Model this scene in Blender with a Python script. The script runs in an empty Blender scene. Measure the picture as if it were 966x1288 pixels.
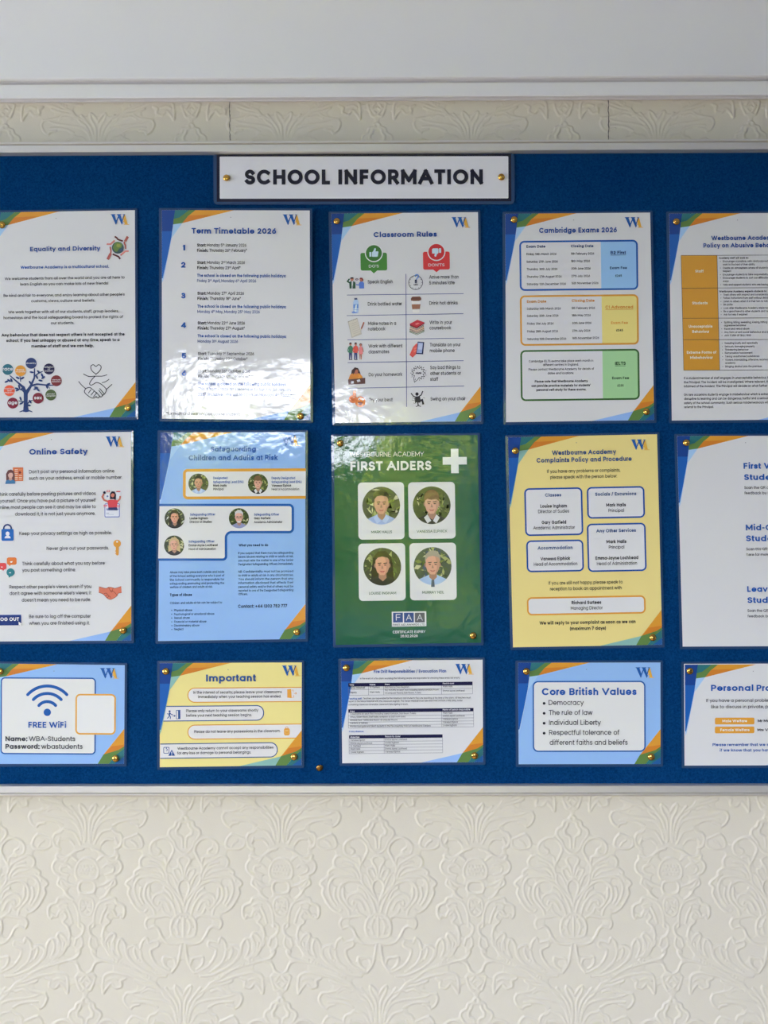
import bpy, math, random
import numpy as np
from mathutils import Matrix, Vector

random.seed(7)
SC = bpy.context.scene
COL = SC.collection
PI = math.pi

# ------------------------------------------------------------------ camera
FPX = 940.0                       # focal length in pixels of the 966x1288 frame
CAMZ = 1.56
YB = -0.018                       # face of the felt
DIST = FPX * 0.00113
PITCH, YAW, ROLL = math.radians(2.4), math.radians(0.25), math.radians(-0.12)
cd = bpy.data.cameras.new('camera')
cd.sensor_fit = 'VERTICAL'; cd.sensor_height = 36.0; cd.lens = FPX * 36.0 / 1288.0
cd.clip_start = 0.02
cam = bpy.data.objects.new('camera', cd); COL.objects.link(cam)
RM = Matrix.Rotation(YAW, 3, 'Z') @ Matrix.Rotation(PI / 2 + PITCH, 3, 'X') @ Matrix.Rotation(ROLL, 3, 'Z')
cam.matrix_world = Matrix.Translation((0, YB - DIST, CAMZ)) @ RM.to_4x4()
SC.camera = cam
RN = np.array(RM)
CP = np.array((0, YB - DIST, CAMZ))

def plane(px, py, y=YB):
    """points of the photograph -> points of the upright plane at depth y"""
    px = np.asarray(px, float); py = np.asarray(py, float)
    d = np.stack([(px - 483) / FPX, -(py - 644) / FPX, -np.ones_like(px)], -1) @ RN.T
    t = (np.asarray(y, float) - CP[1]) / d[..., 1]
    return CP + d * t[..., None]
def wx(px, py, y=YB):
    return plane(np.array([px]), np.array([py]), y)[0]

# ------------------------------------------------------------------ light
w = bpy.data.worlds.new('sky'); SC.world = w; w.use_nodes = True
wn = w.node_tree.nodes; wl = w.node_tree.links
bg = wn['Background']
tc = wn.new('ShaderNodeTexCoord'); sx = wn.new('ShaderNodeSeparateXYZ')
rp = wn.new('ShaderNodeValToRGB')
wl.new(tc.outputs['Generated'], sx.inputs[0]); wl.new(sx.outputs['Z'], rp.inputs[0]); wl.new(rp.outputs[0], bg.inputs[0])
rp.color_ramp.elements[0].position = 0.0; rp.color_ramp.elements[0].color = (0.92, 0.94, 1.0, 1)
rp.color_ramp.elements[1].position = 0.9; rp.color_ramp.elements[1].color = (0.58, 0.74, 1.0, 1)
bg.inputs[1].default_value = 30.0
sd = bpy.data.lights.new('sun', 'SUN'); sd.energy = 36.0; sd.angle = 0.01; sd.color = (1.0, 0.86, 0.64)
sun = bpy.data.objects.new('sun', sd); COL.objects.link(sun)
sun.rotation_euler = Vector((0.9, -0.14, -0.42)).to_track_quat('-Z', 'Y').to_euler()
WIN_L = (-1.9, -0.55, 0.7, 2.05)          # left wall opening: y0, y1, z0, z1
WIN_B = (-1.12, 0.46, 1.12, 2.30)          # opposite wall opening: x0, x1, z0, z1
RX0, RX1, RY, RZ = -3.4, 2.8, -2.6, 2.42
def portal(name, loc, rot, a, b):
    l = bpy.data.lights.new(name, 'AREA'); l.shape = 'RECTANGLE'; l.size = a; l.size_y = b; l.cycles.is_portal = True
    o = bpy.data.objects.new(name, l); o.location = loc; o.rotation_euler = rot; COL.objects.link(o)
portal('portal_left', (RX0 - 0.1, (WIN_L[0] + WIN_L[1]) / 2, (WIN_L[2] + WIN_L[3]) / 2), (0, -PI / 2, 0), WIN_L[3] - WIN_L[2], WIN_L[1] - WIN_L[0])
portal('portal_rear', ((WIN_B[0] + WIN_B[1]) / 2, RY - 0.1, (WIN_B[2] + WIN_B[3]) / 2), (PI / 2, 0, 0), WIN_B[1] - WIN_B[0], WIN_B[3] - WIN_B[2])
SC.view_settings.view_transform = 'Standard'; SC.view_settings.look = 'None'
SC.view_settings.gamma = 1.0; SC.view_settings.exposure = -0.26
try: SC.view_settings.use_curve_mapping = False
except Exception: pass
SC.cycles.use_adaptive_sampling = False; SC.cycles.use_denoising = True; SC.cycles.denoiser = "OPENIMAGEDENOISE"; SC.cycles.denoising_prefilter = "NONE"; SC.cycles.denoising_input_passes = "RGB_ALBEDO_NORMAL"

# ------------------------------------------------------------------ materials
def lin(c):
    c = c / 255.0
    return c / 12.92 if c <= 0.04045 else ((c + 0.055) / 1.055) ** 2.4
def rgb(c, k=1.0): return tuple(min(0.9, lin(v) * k) for v in c) + (1,)
def new_mat(name):
    m = bpy.data.materials.new(name); m.use_nodes = True
    return m, m.node_tree.nodes, m.node_tree.links, m.node_tree.nodes['Principled BSDF']
def noise(n, l, vec, scale, detail=2, rough=0.5, dist=0.0):
    t = n.new('ShaderNodeTexNoise'); t.inputs['Scale'].default_value = scale; t.inputs['Detail'].default_value = detail
    t.inputs['Roughness'].default_value = rough; t.inputs['Distortion'].default_value = dist
    if vec is not None: l.new(vec, t.inputs['Vector'])
    return t

# the waviness of a laminated sheet, one field in the room's own space so that paper, print and pouch share it
LG = bpy.data.node_groups.new('laminate_waves', 'ShaderNodeTree')
LG.interface.new_socket(name='Normal', in_out='OUTPUT', socket_type='NodeSocketVector')
def build_group():
    n, l = LG.nodes, LG.links
    g = n.new('ShaderNodeNewGeometry'); out = n.new('NodeGroupOutput')
    prev = None
    for sc, st, di, det, ro in ((7.0, 1.0, 0.0022, 1, .4), (30.0, 1.0, 0.0005, 2, .5), (120.0, 1.0, 0.00016, 4, .6)):
        t = noise(n, l, g.outputs['Position'], sc, det, ro)
        b = n.new('ShaderNodeBump'); b.inputs['Strength'].default_value = st; b.inputs['Distance'].default_value = di
        l.new(t.outputs['Fac'], b.inputs['Height'])
        if prev: l.new(prev.outputs[0], b.inputs['Normal'])
        prev = b
    l.new(prev.outputs[0], out.inputs[0])
build_group()

_print = {}
def ink(c):
    """printed colour under glossy laminate"""
    if c in _print: return _print[c]
    m, n, l, p = new_mat('print_%d_%d_%d' % c)
    p.inputs['Base Color'].default_value = rgb(c, 1.32)
    p.inputs['Roughness'].default_value = 0.75; p.inputs['Specular IOR Level'].default_value = 0.0
    p.inputs['Coat Weight'].default_value = 1.0; p.inputs['Coat Roughness'].default_value = 0.012; p.inputs['Coat IOR'].default_value = 1.5
    g = n.new('ShaderNodeGroup'); g.node_tree = LG
    l.new(g.outputs[0], p.inputs['Coat Normal'])
    _print[c] = m
    return m
def film_mat():
    """clear pouch rim lying on the felt: the felt's blue through a greyish sheen"""
    m, n, l, p = new_mat('laminate_film')
    p.inputs['Base Color'].default_value = rgb((40, 70, 108)); p.inputs['Specular IOR Level'].default_value = 0.0
    p.inputs['Roughness'].default_value = 0.8; p.inputs['Coat Weight'].default_value = 1.0; p.inputs['Coat Roughness'].default_value = 0.03
    g = n.new('ShaderNodeGroup'); g.node_tree = LG
    l.new(g.outputs[0], p.inputs['Coat Normal'])
    return m
FILM = film_mat()

def plaster(name, c, bump=0.0, scale=60, rough=0.6, vary=0.06, spec=0.3, k=1.32):
    m, n, l, p = new_mat(name)
    g = n.new('ShaderNodeNewGeometry')
    t = noise(n, l, g.outputs['Position'], 3.0, 3)
    mx = n.new('ShaderNodeMix'); mx.data_type = 'RGBA'
    a = rgb(c, k); b = tuple(v * (1 - vary) for v in a[:3]) + (1,)
    mx.inputs['A'].default_value = a; mx.inputs['B'].default_value = b
    l.new(t.outputs['Fac'], mx.inputs['Factor']); l.new(mx.outputs['Result'], p.inputs['Base Color'])
    p.inputs['Roughness'].default_value = rough; p.inputs['Specular IOR Level'].default_value = spec
    if bump:
        t2 = noise(n, l, g.outputs['Position'], scale, 4, .6)
        bp = n.new('ShaderNodeBump'); bp.inputs['Distance'].default_value = bump; bp.inputs['Strength'].default_value = 1.0
        l.new(t2.outputs['Fac'], bp.inputs['Height']); l.new(bp.outputs[0], p.inputs['Normal'])
    return m
M_PAPER = plaster('embossed_wallpaper', (214, 207, 191), 0.00012, 420, 0.55, 0.03, 0.35, 1.08)
M_COVE = plaster('white_gloss_paint', (216, 214, 212), 0.00025, 30, 0.4, 0.03, 0.4, 1.38)
M_WALL = plaster('grey_blue_wall_paint', (136, 142, 162), 0.0, 30, 0.6)
M_CEIL = plaster('white_ceiling_paint', (172, 178, 196), 0.0, 30, 0.7)
M_SEAM = plaster('dark_seam', (95, 92, 88), 0.0, 30, 0.9)

def floor_mat():
    m, n, l, p = new_mat('oak_floor')
    g = n.new('ShaderNodeNewGeometry')
    br = n.new('ShaderNodeTexBrick'); br.inputs['Scale'].default_value = 1.0
    br.inputs['Brick Width'].default_value = 1.1; br.inputs['Row Height'].default_value = 0.14; br.inputs['Mortar Size'].default_value = 0.004
    br.inputs['Color1'].default_value = rgb((128, 112, 90)); br.inputs['Color2'].default_value = rgb((116, 100, 80)); br.inputs['Mortar'].default_value = rgb((80, 58, 38))
    l.new(g.outputs['Position'], br.inputs['Vector']); l.new(br.outputs['Color'], p.inputs['Base Color'])
    p.inputs['Roughness'].default_value = 0.45
    return m
M_FLOOR = floor_mat()

def felt_mat():
    m, n, l, p = new_mat('blue_felt')
    g = n.new('ShaderNodeNewGeometry')
    t = noise(n, l, g.outputs['Position'], 420, 4, .7)
    t2 = noise(n, l, g.outputs['Position'], 14, 3, .6)
    r = n.new('ShaderNodeValToRGB')
    r.color_ramp.elements[0].position = 0.3; r.color_ramp.elements[0].color = rgb((1, 40, 84), 1.12)
    r.color_ramp.elements[1].position = 0.72; r.color_ramp.elements[1].color = rgb((14, 64, 114), 1.12)
    ad = n.new('ShaderNodeMath'); ad.operation = 'MULTIPLY_ADD'; ad.inputs[1].default_value = 0.25; ad.inputs[2].default_value = -0.12
    l.new(t2.outputs['Fac'], ad.inputs[0])
    sm = n.new('ShaderNodeMath'); sm.operation = 'ADD'; l.new(t.outputs['Fac'], sm.inputs[0]); l.new(ad.outputs[0], sm.inputs[1])
    l.new(sm.outputs[0], r.inputs[0]); l.new(r.outputs[0], p.inputs['Base Color'])
    p.inputs['Roughness'].default_value = 1.0; p.inputs['Specular IOR Level'].default_value = 0.0
    bp = n.new('ShaderNodeBump'); bp.inputs['Distance'].default_value = 0.0008; l.new(t.outputs['Fac'], bp.inputs['Height']); l.new(bp.outputs[0], p.inputs['Normal'])
    return m
M_FELT = felt_mat()

def metal(name, c, rough, met=1.0, bump=0):
    m, n, l, p = new_mat(name)
    p.inputs['Base Color'].default_value = rgb(c); p.inputs['Metallic'].default_value = met; p.inputs['Roughness'].default_value = rough
    return m
M_ALU = metal('brushed_aluminium', (232, 228, 220), 0.42, 0.7)
M_EDGE_SHADE = plaster('grey_edge_shade', (112, 110, 100), 0.0, 30, 0.7, 0.05, 0.2, 1.0)
M_BRASS = metal('polished_brass', (216, 170, 84), 0.16)
M_OLDBRASS = metal('tarnished_brass', (170, 130, 70), 0.3)
M_STEEL = metal('pin_shank_steel', (180, 180, 180), 0.3)
def leaf_mat(name, c, d):
    m, n, l, p = new_mat(name)
    g = n.new('ShaderNodeNewGeometry'); t = noise(n, l, g.outputs['Position'], 1.5, 4)
    r = n.new('ShaderNodeValToRGB'); r.color_ramp.elements[0].position = .46; r.color_ramp.elements[1].position = .60
    r.color_ramp.elements[0].color = rgb(c); r.color_ramp.elements[1].color = rgb(d)
    l.new(t.outputs['Fac'], r.inputs[0]); l.new(r.outputs[0], p.inputs['Base Color']); p.inputs['Roughness'].default_value = 0.7
    return m
M_LEAF = leaf_mat('hedge_leaves', (38, 58, 16), (216, 222, 96))  # pale patches put sunlit foliage into the leaf colour
M_GRASS = leaf_mat('terrace_paving', (150, 146, 140), (172, 168, 160))
M_CORE = leaf_mat('dark_green_core', (40, 52, 24), (58, 70, 32))
M_BARK = leaf_mat('bark', (70, 55, 40), (100, 80, 60))
M_PVC = plaster('white_window_paint', (225, 225, 222), 0, 30, 0.35)

# ------------------------------------------------------------------ generic mesh helpers
def link(name, verts, faces, mats, parent=None, fm=None, smooth=False):
    me = bpy.data.meshes.new(name)
    if isinstance(verts, np.ndarray): verts = verts.tolist()
    me.from_pydata(verts, [], faces)
    for m in mats: me.materials.append(m)
    if fm is not None: me.polygons.foreach_set('material_index', np.asarray(fm, np.int32))
    if smooth: me.polygons.foreach_set('use_smooth', np.ones(len(me.polygons), bool))
    me.update()
    o = bpy.data.objects.new(name, me); COL.objects.link(o)
    if parent is not None: o.parent = parent
    return o
def box_geo(x0, x1, y0, y1, z0, z1, V, F):
    b = len(V)
    V += [(x0, y0, z0), (x1, y0, z0), (x1, y1, z0), (x0, y1, z0), (x0, y0, z1), (x1, y0, z1), (x1, y1, z1), (x0, y1, z1)]
    F += [tuple(b + i for i in f) for f in ((0, 3, 2, 1), (4, 5, 6, 7), (0, 1, 5, 4), (1, 2, 6, 5), (2, 3, 7, 6), (3, 0, 4, 7))]
def boxes(name, bs, mat, parent=None, bevel=0.0):
    V, F = [], []
    for b in bs: box_geo(*b, V, F)
    o = link(name, V, F, [mat], parent)
    if bevel:
        m = o.modifiers.new('bevel', 'BEVEL'); m.width = bevel; m.segments = 2
    return o
def structure(o):
    o['kind'] = 'structure'; return o
def tag(o, label, cat, group=None):
    o['label'] = label; o['category'] = cat
    if group: o['group'] = group
    return o
def empty(name, loc):
    o = bpy.data.objects.new(name, None); o.location = loc; o.empty_display_size = 0.02; COL.objects.link(o); return o
def extrude_profile(name, prof, x0, x1, mat, parent=None, smooth=True, nx=2):
    """closed (y, z) profile swept along x"""
    n = len(prof); V, F = [], []
    xs = np.linspace(x0, x1, nx)
    for x in xs: V += [(x, p[0], p[1]) for p in prof]
    for k in range(nx - 1):
        for i in range(n):
            j = (i + 1) % n
            F.append((k * n + i, k * n + j, (k + 1) * n + j, (k + 1) * n + i))
    F.append(tuple(range(n))); F.append(tuple(range(n * nx - 1, n * nx - n - 1, -1)))
    o = link(name, V, F, [mat], parent, smooth=smooth)
    if smooth:
        m = o.modifiers.new('edges', 'EDGE_SPLIT'); m.split_angle = math.radians(32)
    return o
def lathe(name, prof, mat, parent, seg=24, axis_y=True):
    """(r, h) profile turned about -y"""
    V, F = [], []
    for r, h in prof:
        for k in range(seg):
            a = 2 * PI * k / seg
            V.append((r * math.cos(a), -h, r * math.sin(a)))
    for i in range(len(prof) - 1):
        for k in range(seg):
            k2 = (k + 1) % seg
            F.append((i * seg + k, i * seg + k2, (i + 1) * seg + k2, (i + 1) * seg + k))
    F.append(tuple(range(seg - 1, -1, -1))); F.append(tuple((len(prof) - 1) * seg + k for k in range(seg)))
    return link(name, V, F, [mat], parent, smooth=True)

# ------------------------------------------------------------------ the room
# embossed wallpaper relief: one damask motif, mirrored, repeated in half drop
MOTIF = """0,90 12,98 10,108 35,115 42,135 62,148 68,165 58,185 45,200 35,225 15,245 0,250
0,112 18,118 22,135 34,150 30,172 12,180 6,225
45,240 50,215 75,190 105,185 135,200 148,225 140,250 118,255 105,240 118,230
45,240 60,270 75,290 85,265 110,265
75,290 80,320 70,345
80,320 95,295 130,275 160,260 185,270 192,290 180,310 150,305 115,310 90,335 82,360
140,325 190,315 215,330 212,345 240,365 250,380 235,395 240,420 225,450 205,480 175,500 160,490
90,360 130,350 180,350 205,365 215,400 205,440 185,470
10,500 25,455 55,405 90,375 130,368 160,385 170,415 165,445 145,470 130,490 125,510
30,520 45,470 75,430 105,420 130,435 135,460 115,480 95,470
60,490 80,455 105,450 110,465
65,515 85,500 95,480 110,490
0,260 20,268 25,285 10,310 0,360
0,360 18,370 25,400 10,440 0,470
12,345 25,320 45,318 40,340 25,365
30,390 50,345 72,340 68,375 40,410 15,440
0,505 25,510 45,530 55,560 50,590 35,605 0,608
55,520 75,515 105,520 150,525 165,545 155,568 130,560 110,570 95,600 70,628 35,635 0,628
8,635 15,680 25,720 50,755
50,755 75,745 110,725 135,690 142,660 125,650 108,640 112,622 135,625 150,630 160,610 178,625 185,650 195,655 215,640 240,655 240,680 220,710
30,720 40,695 60,692 85,690 82,720 60,740
75,770 120,765 180,740 240,690 252,640 262,620 275,615 285,650 270,690
270,690 300,680 310,640 295,600 310,590 335,620 335,650 315,680 300,690
280,700 330,650 350,600 340,560 320,540 335,520 322,500 310,510
390,560 385,500 365,460 330,445 300,440 290,460 265,470 255,490 258,515 268,525 275,510 290,520 305,495 325,490
395,545 410,560 405,590 380,610 400,605 405,640 380,665 395,665 380,690 340,705 300,715 250,730 200,750 150,785 120,800 100,825
100,830 130,800 170,790 220,770 270,760 300,755 340,770 345,840 330,820 310,800 290,820 265,810 270,790 250,780
300,715 340,705 380,715 395,745 420,760
420,760 400,790 410,810 440,830 455,800 462,770 440,765 420,760
12,970 18,920 30,880 55,845 75,820
0,850 20,820 35,812 30,840 10,880 8,960
40,900 55,870 80,850 95,830 110,830
25,960 35,920 60,885 100,870 140,865 200,855 235,840 255,860 245,890 225,905 215,895 190,890
70,840 110,820 150,810 180,830 230,840
30,980 60,930 95,920 105,915 120,930 140,935 150,960 140,990 120,1000
160,960 185,950 215,940 235,960 238,990 215,1000 180,1000 160,985 160,960
60,980 80,960 110,960
20,1000 50,1010 90,1035 120,1030 135,1030 120,1050 90,1040
0,1040 28,1050 45,1075 50,1100 40,1125 0,1132
45,1050 75,1030 100,1060 135,1050 150,1075 140,1100 120,1110
70,1080 90,1065 115,1080 110,1100 80,1110
0,1140 25,1140 36,1160 30,1185 0,1192
50,1160 80,1150 115,1130 125,1150 100,1170 85,1195 60,1215
0,1205 22,1214 30,1235 28,1262 18,1280 0,1288
22,535 30,560 22,590
0,520 0,600
110,300 130,290 150,288
100,345 120,330 135,326
200,340 215,350 222,365
150,400 150,430 138,455
185,395 190,430 175,462
50,440 62,415 85,398
140,735 165,715 180,690 185,665
205,640 212,665 200,695
300,655 302,630
318,655 324,630
345,640 352,620
370,640 378,612
360,545 350,510 335,480
300,470 318,462 335,466
130,815 170,805 210,790
285,785 310,778 330,788
110,900 140,885 180,878 215,878
120,835 150,826 175,838
190,965 205,975 215,990
120,955 130,975
90,1070 105,1078
85,1170 100,1160 112,1140
18,1225 8,1240
18,1262 8,1252
425,790 440,800 448,790"""
BEADS = [((118, 752), (188, 704), 8), ((145, 776), (300, 702), 13), ((22, 940), (40, 895), 5), ((45, 885), (120, 868), 7),
         ((12, 520), (46, 575), 5), ((-30, 1075), (30, 1075), 5), ((-34, 1092), (34, 1092), 6), ((-28, 1108), (28, 1108), 5)]
FLOWER = [(0, 1232), (16, 1240), (16, 1258), (0, 1266)]
def smooth_line(P, k=4):
    P = np.array(P, float); out = []
    n = len(P)
    for i in range(n - 1):
        p0, p1, p2, p3 = P[max(i - 1, 0)], P[i], P[i + 1], P[min(i + 2, n - 1)]
        for t in np.linspace(0, 1, k, endpoint=False):
            out.append(0.5 * (2 * p1 + (p2 - p0) * t + (2 * p0 - 5 * p1 + 4 * p2 - p3) * t * t + (3 * p1 - p0 - 3 * p2 + p3) * t ** 3))
    out.append(P[-1]); return np.array(out)
def motif_tile():
    """height field of one repeat, in the motif's own units: 842 wide, 1540 high, 1 sample = 2 units"""
    TW, TH, q = 842.0, 1540.0, 2.0
    nx, ny = int(TW / q), int(TH / q)
    H = np.zeros((ny, nx))
    gx = (np.arange(nx) + .5) * q; gy = (np.arange(ny) + .5) * q
    def stamp(ax, ay, bx, by, rad, h):
        m = rad * 1.6
        for ox, oy in ((0, 0), (TW / 2, TH / 2)):
            for ux in (-TW, 0, TW):
                for uy in (-TH, 0, TH):
                    a0, a1, b0, b1 = ax + ox + ux + TW / 2, ay + oy + uy, bx + ox + ux + TW / 2, by + oy + uy
                    i0 = np.searchsorted(gx, min(a0, b0) - m); i1 = np.searchsorted(gx, max(a0, b0) + m)
                    j0 = np.searchsorted(gy, min(a1, b1) - m); j1 = np.searchsorted(gy, max(a1, b1) + m)
                    if i0 >= i1 or j0 >= j1: continue
                    X = gx[None, i0:i1]; Y = gy[j0:j1, None]
                    dx, dy = b0 - a0, b1 - a1
                    L2 = dx * dx + dy * dy + 1e-9
                    t = np.clip(((X - a0) * dx + (Y - a1) * dy) / L2, 0, 1)
                    d = np.sqrt((X - a0 - t * dx) ** 2 + (Y - a1 - t * dy) ** 2) / rad
                    q_ = np.clip((1.12 - d) / .5, 0, 1); v = h * q_ * q_ * (3 - 2 * q_)
                    H[j0:j1, i0:i1] = np.maximum(H[j0:j1, i0:i1], v)
    for ln in MOTIF.strip().split('\n'):
        P = smooth_line([tuple(map(float, s.split(','))) for s in ln.split()])
        for s in (1, -1):
            for a, b in zip(P[:-1], P[1:]): stamp(s * a[0], a[1], s * b[0], b[1], 5.0, 1.0)
    for a, b, n in BEADS:
        for k in range(n):
            t = k / (n - 1); x = a[0] + (b[0] - a[0]) * t; y = a[1] + (b[1] - a[1]) * t
            for s in (1, -1): stamp(s * x, y, s * x + .1, y, 6.0, 0.9)
    for x, y in FLOWER:
        for s in (1, -1): stamp(s * x, y, s * x + .1, y, 8.0, 0.9)
    # leaves and petals stand a little proud inside their outlines: close the gaps between neighbouring lines
    r = 9; offs = [(a, b) for a in range(-r, r + 1) for b in range(-r, r + 1) if a * a + b * b <= r * r]
    B = H > .45; D = np.zeros_like(B)
    for a, b in offs: D |= np.roll(np.roll(B, a, 0), b, 1)
    C = np.ones_like(B)
    for a, b in offs: C &= np.roll(np.roll(D, a, 0), b, 1)
    C = C.astype(float)
    C = sum(np.roll(np.roll(C, a, 0), b, 1) for a in (-1, 0, 1) for b in (-1, 0, 1)) / 9
    return .5 * C + .5 * H, q, TW, TH
PEAK = wx(475.7, 1000 + 90 / 3.45, 0.0)
UNIT = (wx(720, 1026, 0.0)[0] - wx(476, 1026, 0.0)[0]) / 842.0          # metres per motif unit
def relief(X, Z):
    H, q, TW, TH = motif_tile()
    u = ((X - PEAK[0]) / UNIT + TW / 2) % TW; v = (90 + (PEAK[2] - Z) / UNIT) % TH
    fu = u / q - .5; fv = v / q - .5
    i0 = np.floor(fu).astype(int); j0 = np.floor(fv).astype(int); a = fu - i0; b = fv - j0
    ny, nx = H.shape
    g = lambda j, i: H[j % ny, i % nx]
    return (g(j0, i0) * (1 - a) + g(j0, i0 + 1) * a) * (1 - b) + (g(j0 + 1, i0) * (1 - a) + g(j0 + 1, i0 + 1) * a) * b

Z_TOPSTRIP = wx(483, 128, 0.0)[2]
def build_board_wall():
    x0, x1 = -0.72, 0.72
    zl0, zl1 = wx(483, 1288, 0)[2] - 0.08, wx(483, 985, 0)[2]
    zt0, zt1 = wx(483, 195, 0)[2], wx(483, 95, 0)[2]
    V, F = [], []
    parts = []; off = 0; faces = []
    for z0, z1 in ((zl0, zl1), (zt0, zt1)):
        nx = int((x1 - x0) / 0.0009); nz = int((z1 - z0) / 0.0009)
        X, Z = np.meshgrid(np.linspace(x0, x1, nx), np.linspace(z0, z1, nz))
        Y = -0.0008 * relief(X, Z)
        parts.append(np.stack([X.ravel(), Y.ravel(), Z.ravel()], 1))
        i = (np.arange(nz - 1)[:, None] * nx + np.arange(nx - 1)[None, :]).ravel() + off
        faces.append(np.stack([i, i + 1, i + nx + 1, i + nx], 1)); off += nx * nz
    for a in ((RX0, x0, 0, RZ), (x1, RX1, 0, RZ), (x0, x1, 0, zl0), (x0, x1, zl1, zt0), (x0, x1, zt1, RZ)):
        parts.append(np.array([(a[0], 0, a[2]), (a[1], 0, a[2]), (a[1], 0, a[3]), (a[0], 0, a[3])], float))
        faces.append(np.array([[off, off + 1, off + 2, off + 3]])); off += 4
    V = np.concatenate(parts); F = np.concatenate(faces)
    me = bpy.data.meshes.new('wall_north')
    me.vertices.add(len(V)); me.vertices.foreach_set('co', V.ravel().astype(np.float32))
    me.loops.add(F.size); me.loops.foreach_set('vertex_index', F.ravel().astype(np.int32))
    me.polygons.add(len(F)); me.polygons.foreach_set('loop_start', (np.arange(len(F)) * 4).astype(np.int32))
    me.update(calc_edges=True); me.validate()
    me.polygons.foreach_set('use_smooth', np.ones(len(me.polygons), bool))
    me.materials.append(M_PAPER); me.update()
    o = bpy.data.objects.new('wall_north', me); COL.objects.link(o); structure(o)
    # open joins between the lengths of paper above the board
    for k, px in enumerate((289, 765)):
        a, b = wx(px, 126, 0), wx(px + .5, 177, 0)
        zs = np.linspace(a[2], b[2], 22); V, F = [], []
        for i, z in enumerate(zs):
            x = a[0] + (b[0] - a[0]) * i / 21 + random.uniform(-.0006, .0006); ww = random.uniform(.0003, .0008)
            V += [(x - ww, -.0011, z), (x + ww, -.0011, z)]
        for i in range(21): F.append((2 * i, 2 * i + 1, 2 * i + 3, 2 * i + 2))
        link('wallpaper_seam', V, F, [M_SEAM], o)  # narrow dark strip laid over the join
    return o
build_board_wall()
T = 0.25
structure(boxes('floor', [(RX0 - T, RX1 + T, RY - T, T, -0.1, 0)], M_FLOOR))
structure(boxes('ceiling', [(RX0 - T, RX1 + T, RY - T, T, RZ, RZ + 0.15)], M_CEIL))
structure(boxes('wall_east', [(RX1, RX1 + T, RY - T, T, 0, RZ)], M_WALL))
y0, y1, z0, z1 = WIN_L
structure(boxes('wall_west', [(RX0 - T, RX0, RY - T, y0, 0, RZ), (RX0 - T, RX0, y1, T, 0, RZ), (RX0 - T, RX0, y0, y1, 0, z0), (RX0 - T, RX0, y0, y1, z1, RZ)], M_WALL))
x0, x1, z0, z1 = WIN_B
structure(boxes('wall_south', [(RX0, x0, RY - T, RY, 0, RZ), (x1, RX1, RY - T, RY, 0, RZ), (x0, x1, RY - T, RY, 0, z0), (x0, x1, RY - T, RY, z1, RZ)], M_WALL))
def window_frame(name, horizontal, a, b, z0, z1, at, bars):
    f = 0.05; bs = []
    def add(p, q, r, s):
        bs.append((p, q, at - .03, at + .03, r, s) if horizontal else (at - .03, at + .03, p, q, r, s))
    add(a, b, z0, z0 + f); add(a, b, z1 - f, z1); add(a, a + f, z0 + f, z1 - f); add(b - f, b, z0 + f, z1 - f)
    for t in bars: add(a + (b - a) * t - .025, a + (b - a) * t + .025, z0 + f, z1 - f)
    structure(boxes(name, bs, M_PVC))
window_frame('window_1', False, WIN_L[0], WIN_L[1], WIN_L[2], WIN_L[3], RX0 - .16, (.5,))
window_frame('window_2', True, WIN_B[0], WIN_B[1], WIN_B[2], WIN_B[3], RY - .16, (.62,))

# coving above the board: lip, flat band, step, hollow, nosing
def cov():
    zt = lambda py, y: wx(483, py, y)[2]
    y1 = -0.016; y2 = -0.022; y3 = -0.034
    pr = [(0.004, zt(126.2, 0)), (-.0050, zt(126.2, -.005)), (-.0056, zt(125.6, -.0056)), (-.0056, zt(122.6, -.0056)), (y1, zt(122.2, y1)),
          (y2 + .001, zt(121.6, y2)), (y2, zt(120.6, y2)), (y2, zt(104.6, y2)), (y2 + .001, zt(103.6, y2)), (-.0185, zt(103.2, -.0185)), (-.018, zt(102.0, -.018)), (-.019, zt(98.6, -.019)),
          (y3 + .003, zt(97.8, y3)), (y3 + .0006, zt(97.2, y3)), (y3, zt(96.4, y3))]
    za, zb = zt(96.0, y3), RZ - 0.006
    yb = -0.135
    for t in np.linspace(0.02, 1, 20):                     # hollow: starts upright, sweeps forward to the ceiling
        a = t * PI / 2
        pr.append((y3 + (yb - y3) * (1 - math.cos(a)), za + (zb - za) * math.sin(a)))
    pr += [(yb - .012, zb), (yb - .012, RZ + .002), (0.004, RZ + .002)]
    o = extrude_profile('trim_1', pr, RX0, RX1, M_COVE)
    structure(o)
cov()

# ------------------------------------------------------------------ garden seen in the laminate's reflections
structure(boxes('ground', [(-14, 14, -22, RY - T, -0.5, -0.35)], M_GRASS))
def leaves(rnd, pts, k0=.05, k1=.11):
    V, F = [], []
    for p in pts:
        u = Vector((rnd.gauss(0, 1), rnd.gauss(0, 1), rnd.gauss(0, 1))).normalized(); v = u.orthogonal().normalized()
        k = rnd.uniform(k0, k1); b = len(V)
        V += [tuple(p - u * k), tuple(p + v * k * .55), tuple(p + u * k), tuple(p - v * k * .55)]; F.append((b, b + 1, b + 2, b + 3))
    return V, F
def hedge():
    rnd = random.Random(3); t = empty('garden_hedge', (-1.2, -5.5, -.35))
    tag(t, 'long clipped hedge on the terrace outside the rear window', 'hedge')
    boxes('inner_twigs', [(-2.6, 2.6, -.42, .3, 0, 2.55)], M_CORE, t)  # solid block added so no sky light comes through the hedge
    P = [Vector((rnd.uniform(-2.7, 2.7), .3 + rnd.uniform(0, .14), rnd.uniform(.05, 2.6))) for _ in range(5200)]
    P += [Vector((rnd.uniform(-2.7, 2.7), rnd.uniform(-.45, .4), 2.55 + rnd.uniform(0, .13))) for _ in range(1500)]
    V, F = leaves(rnd, P); link('foliage', V, F, [M_LEAF], t)
hedge()
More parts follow.
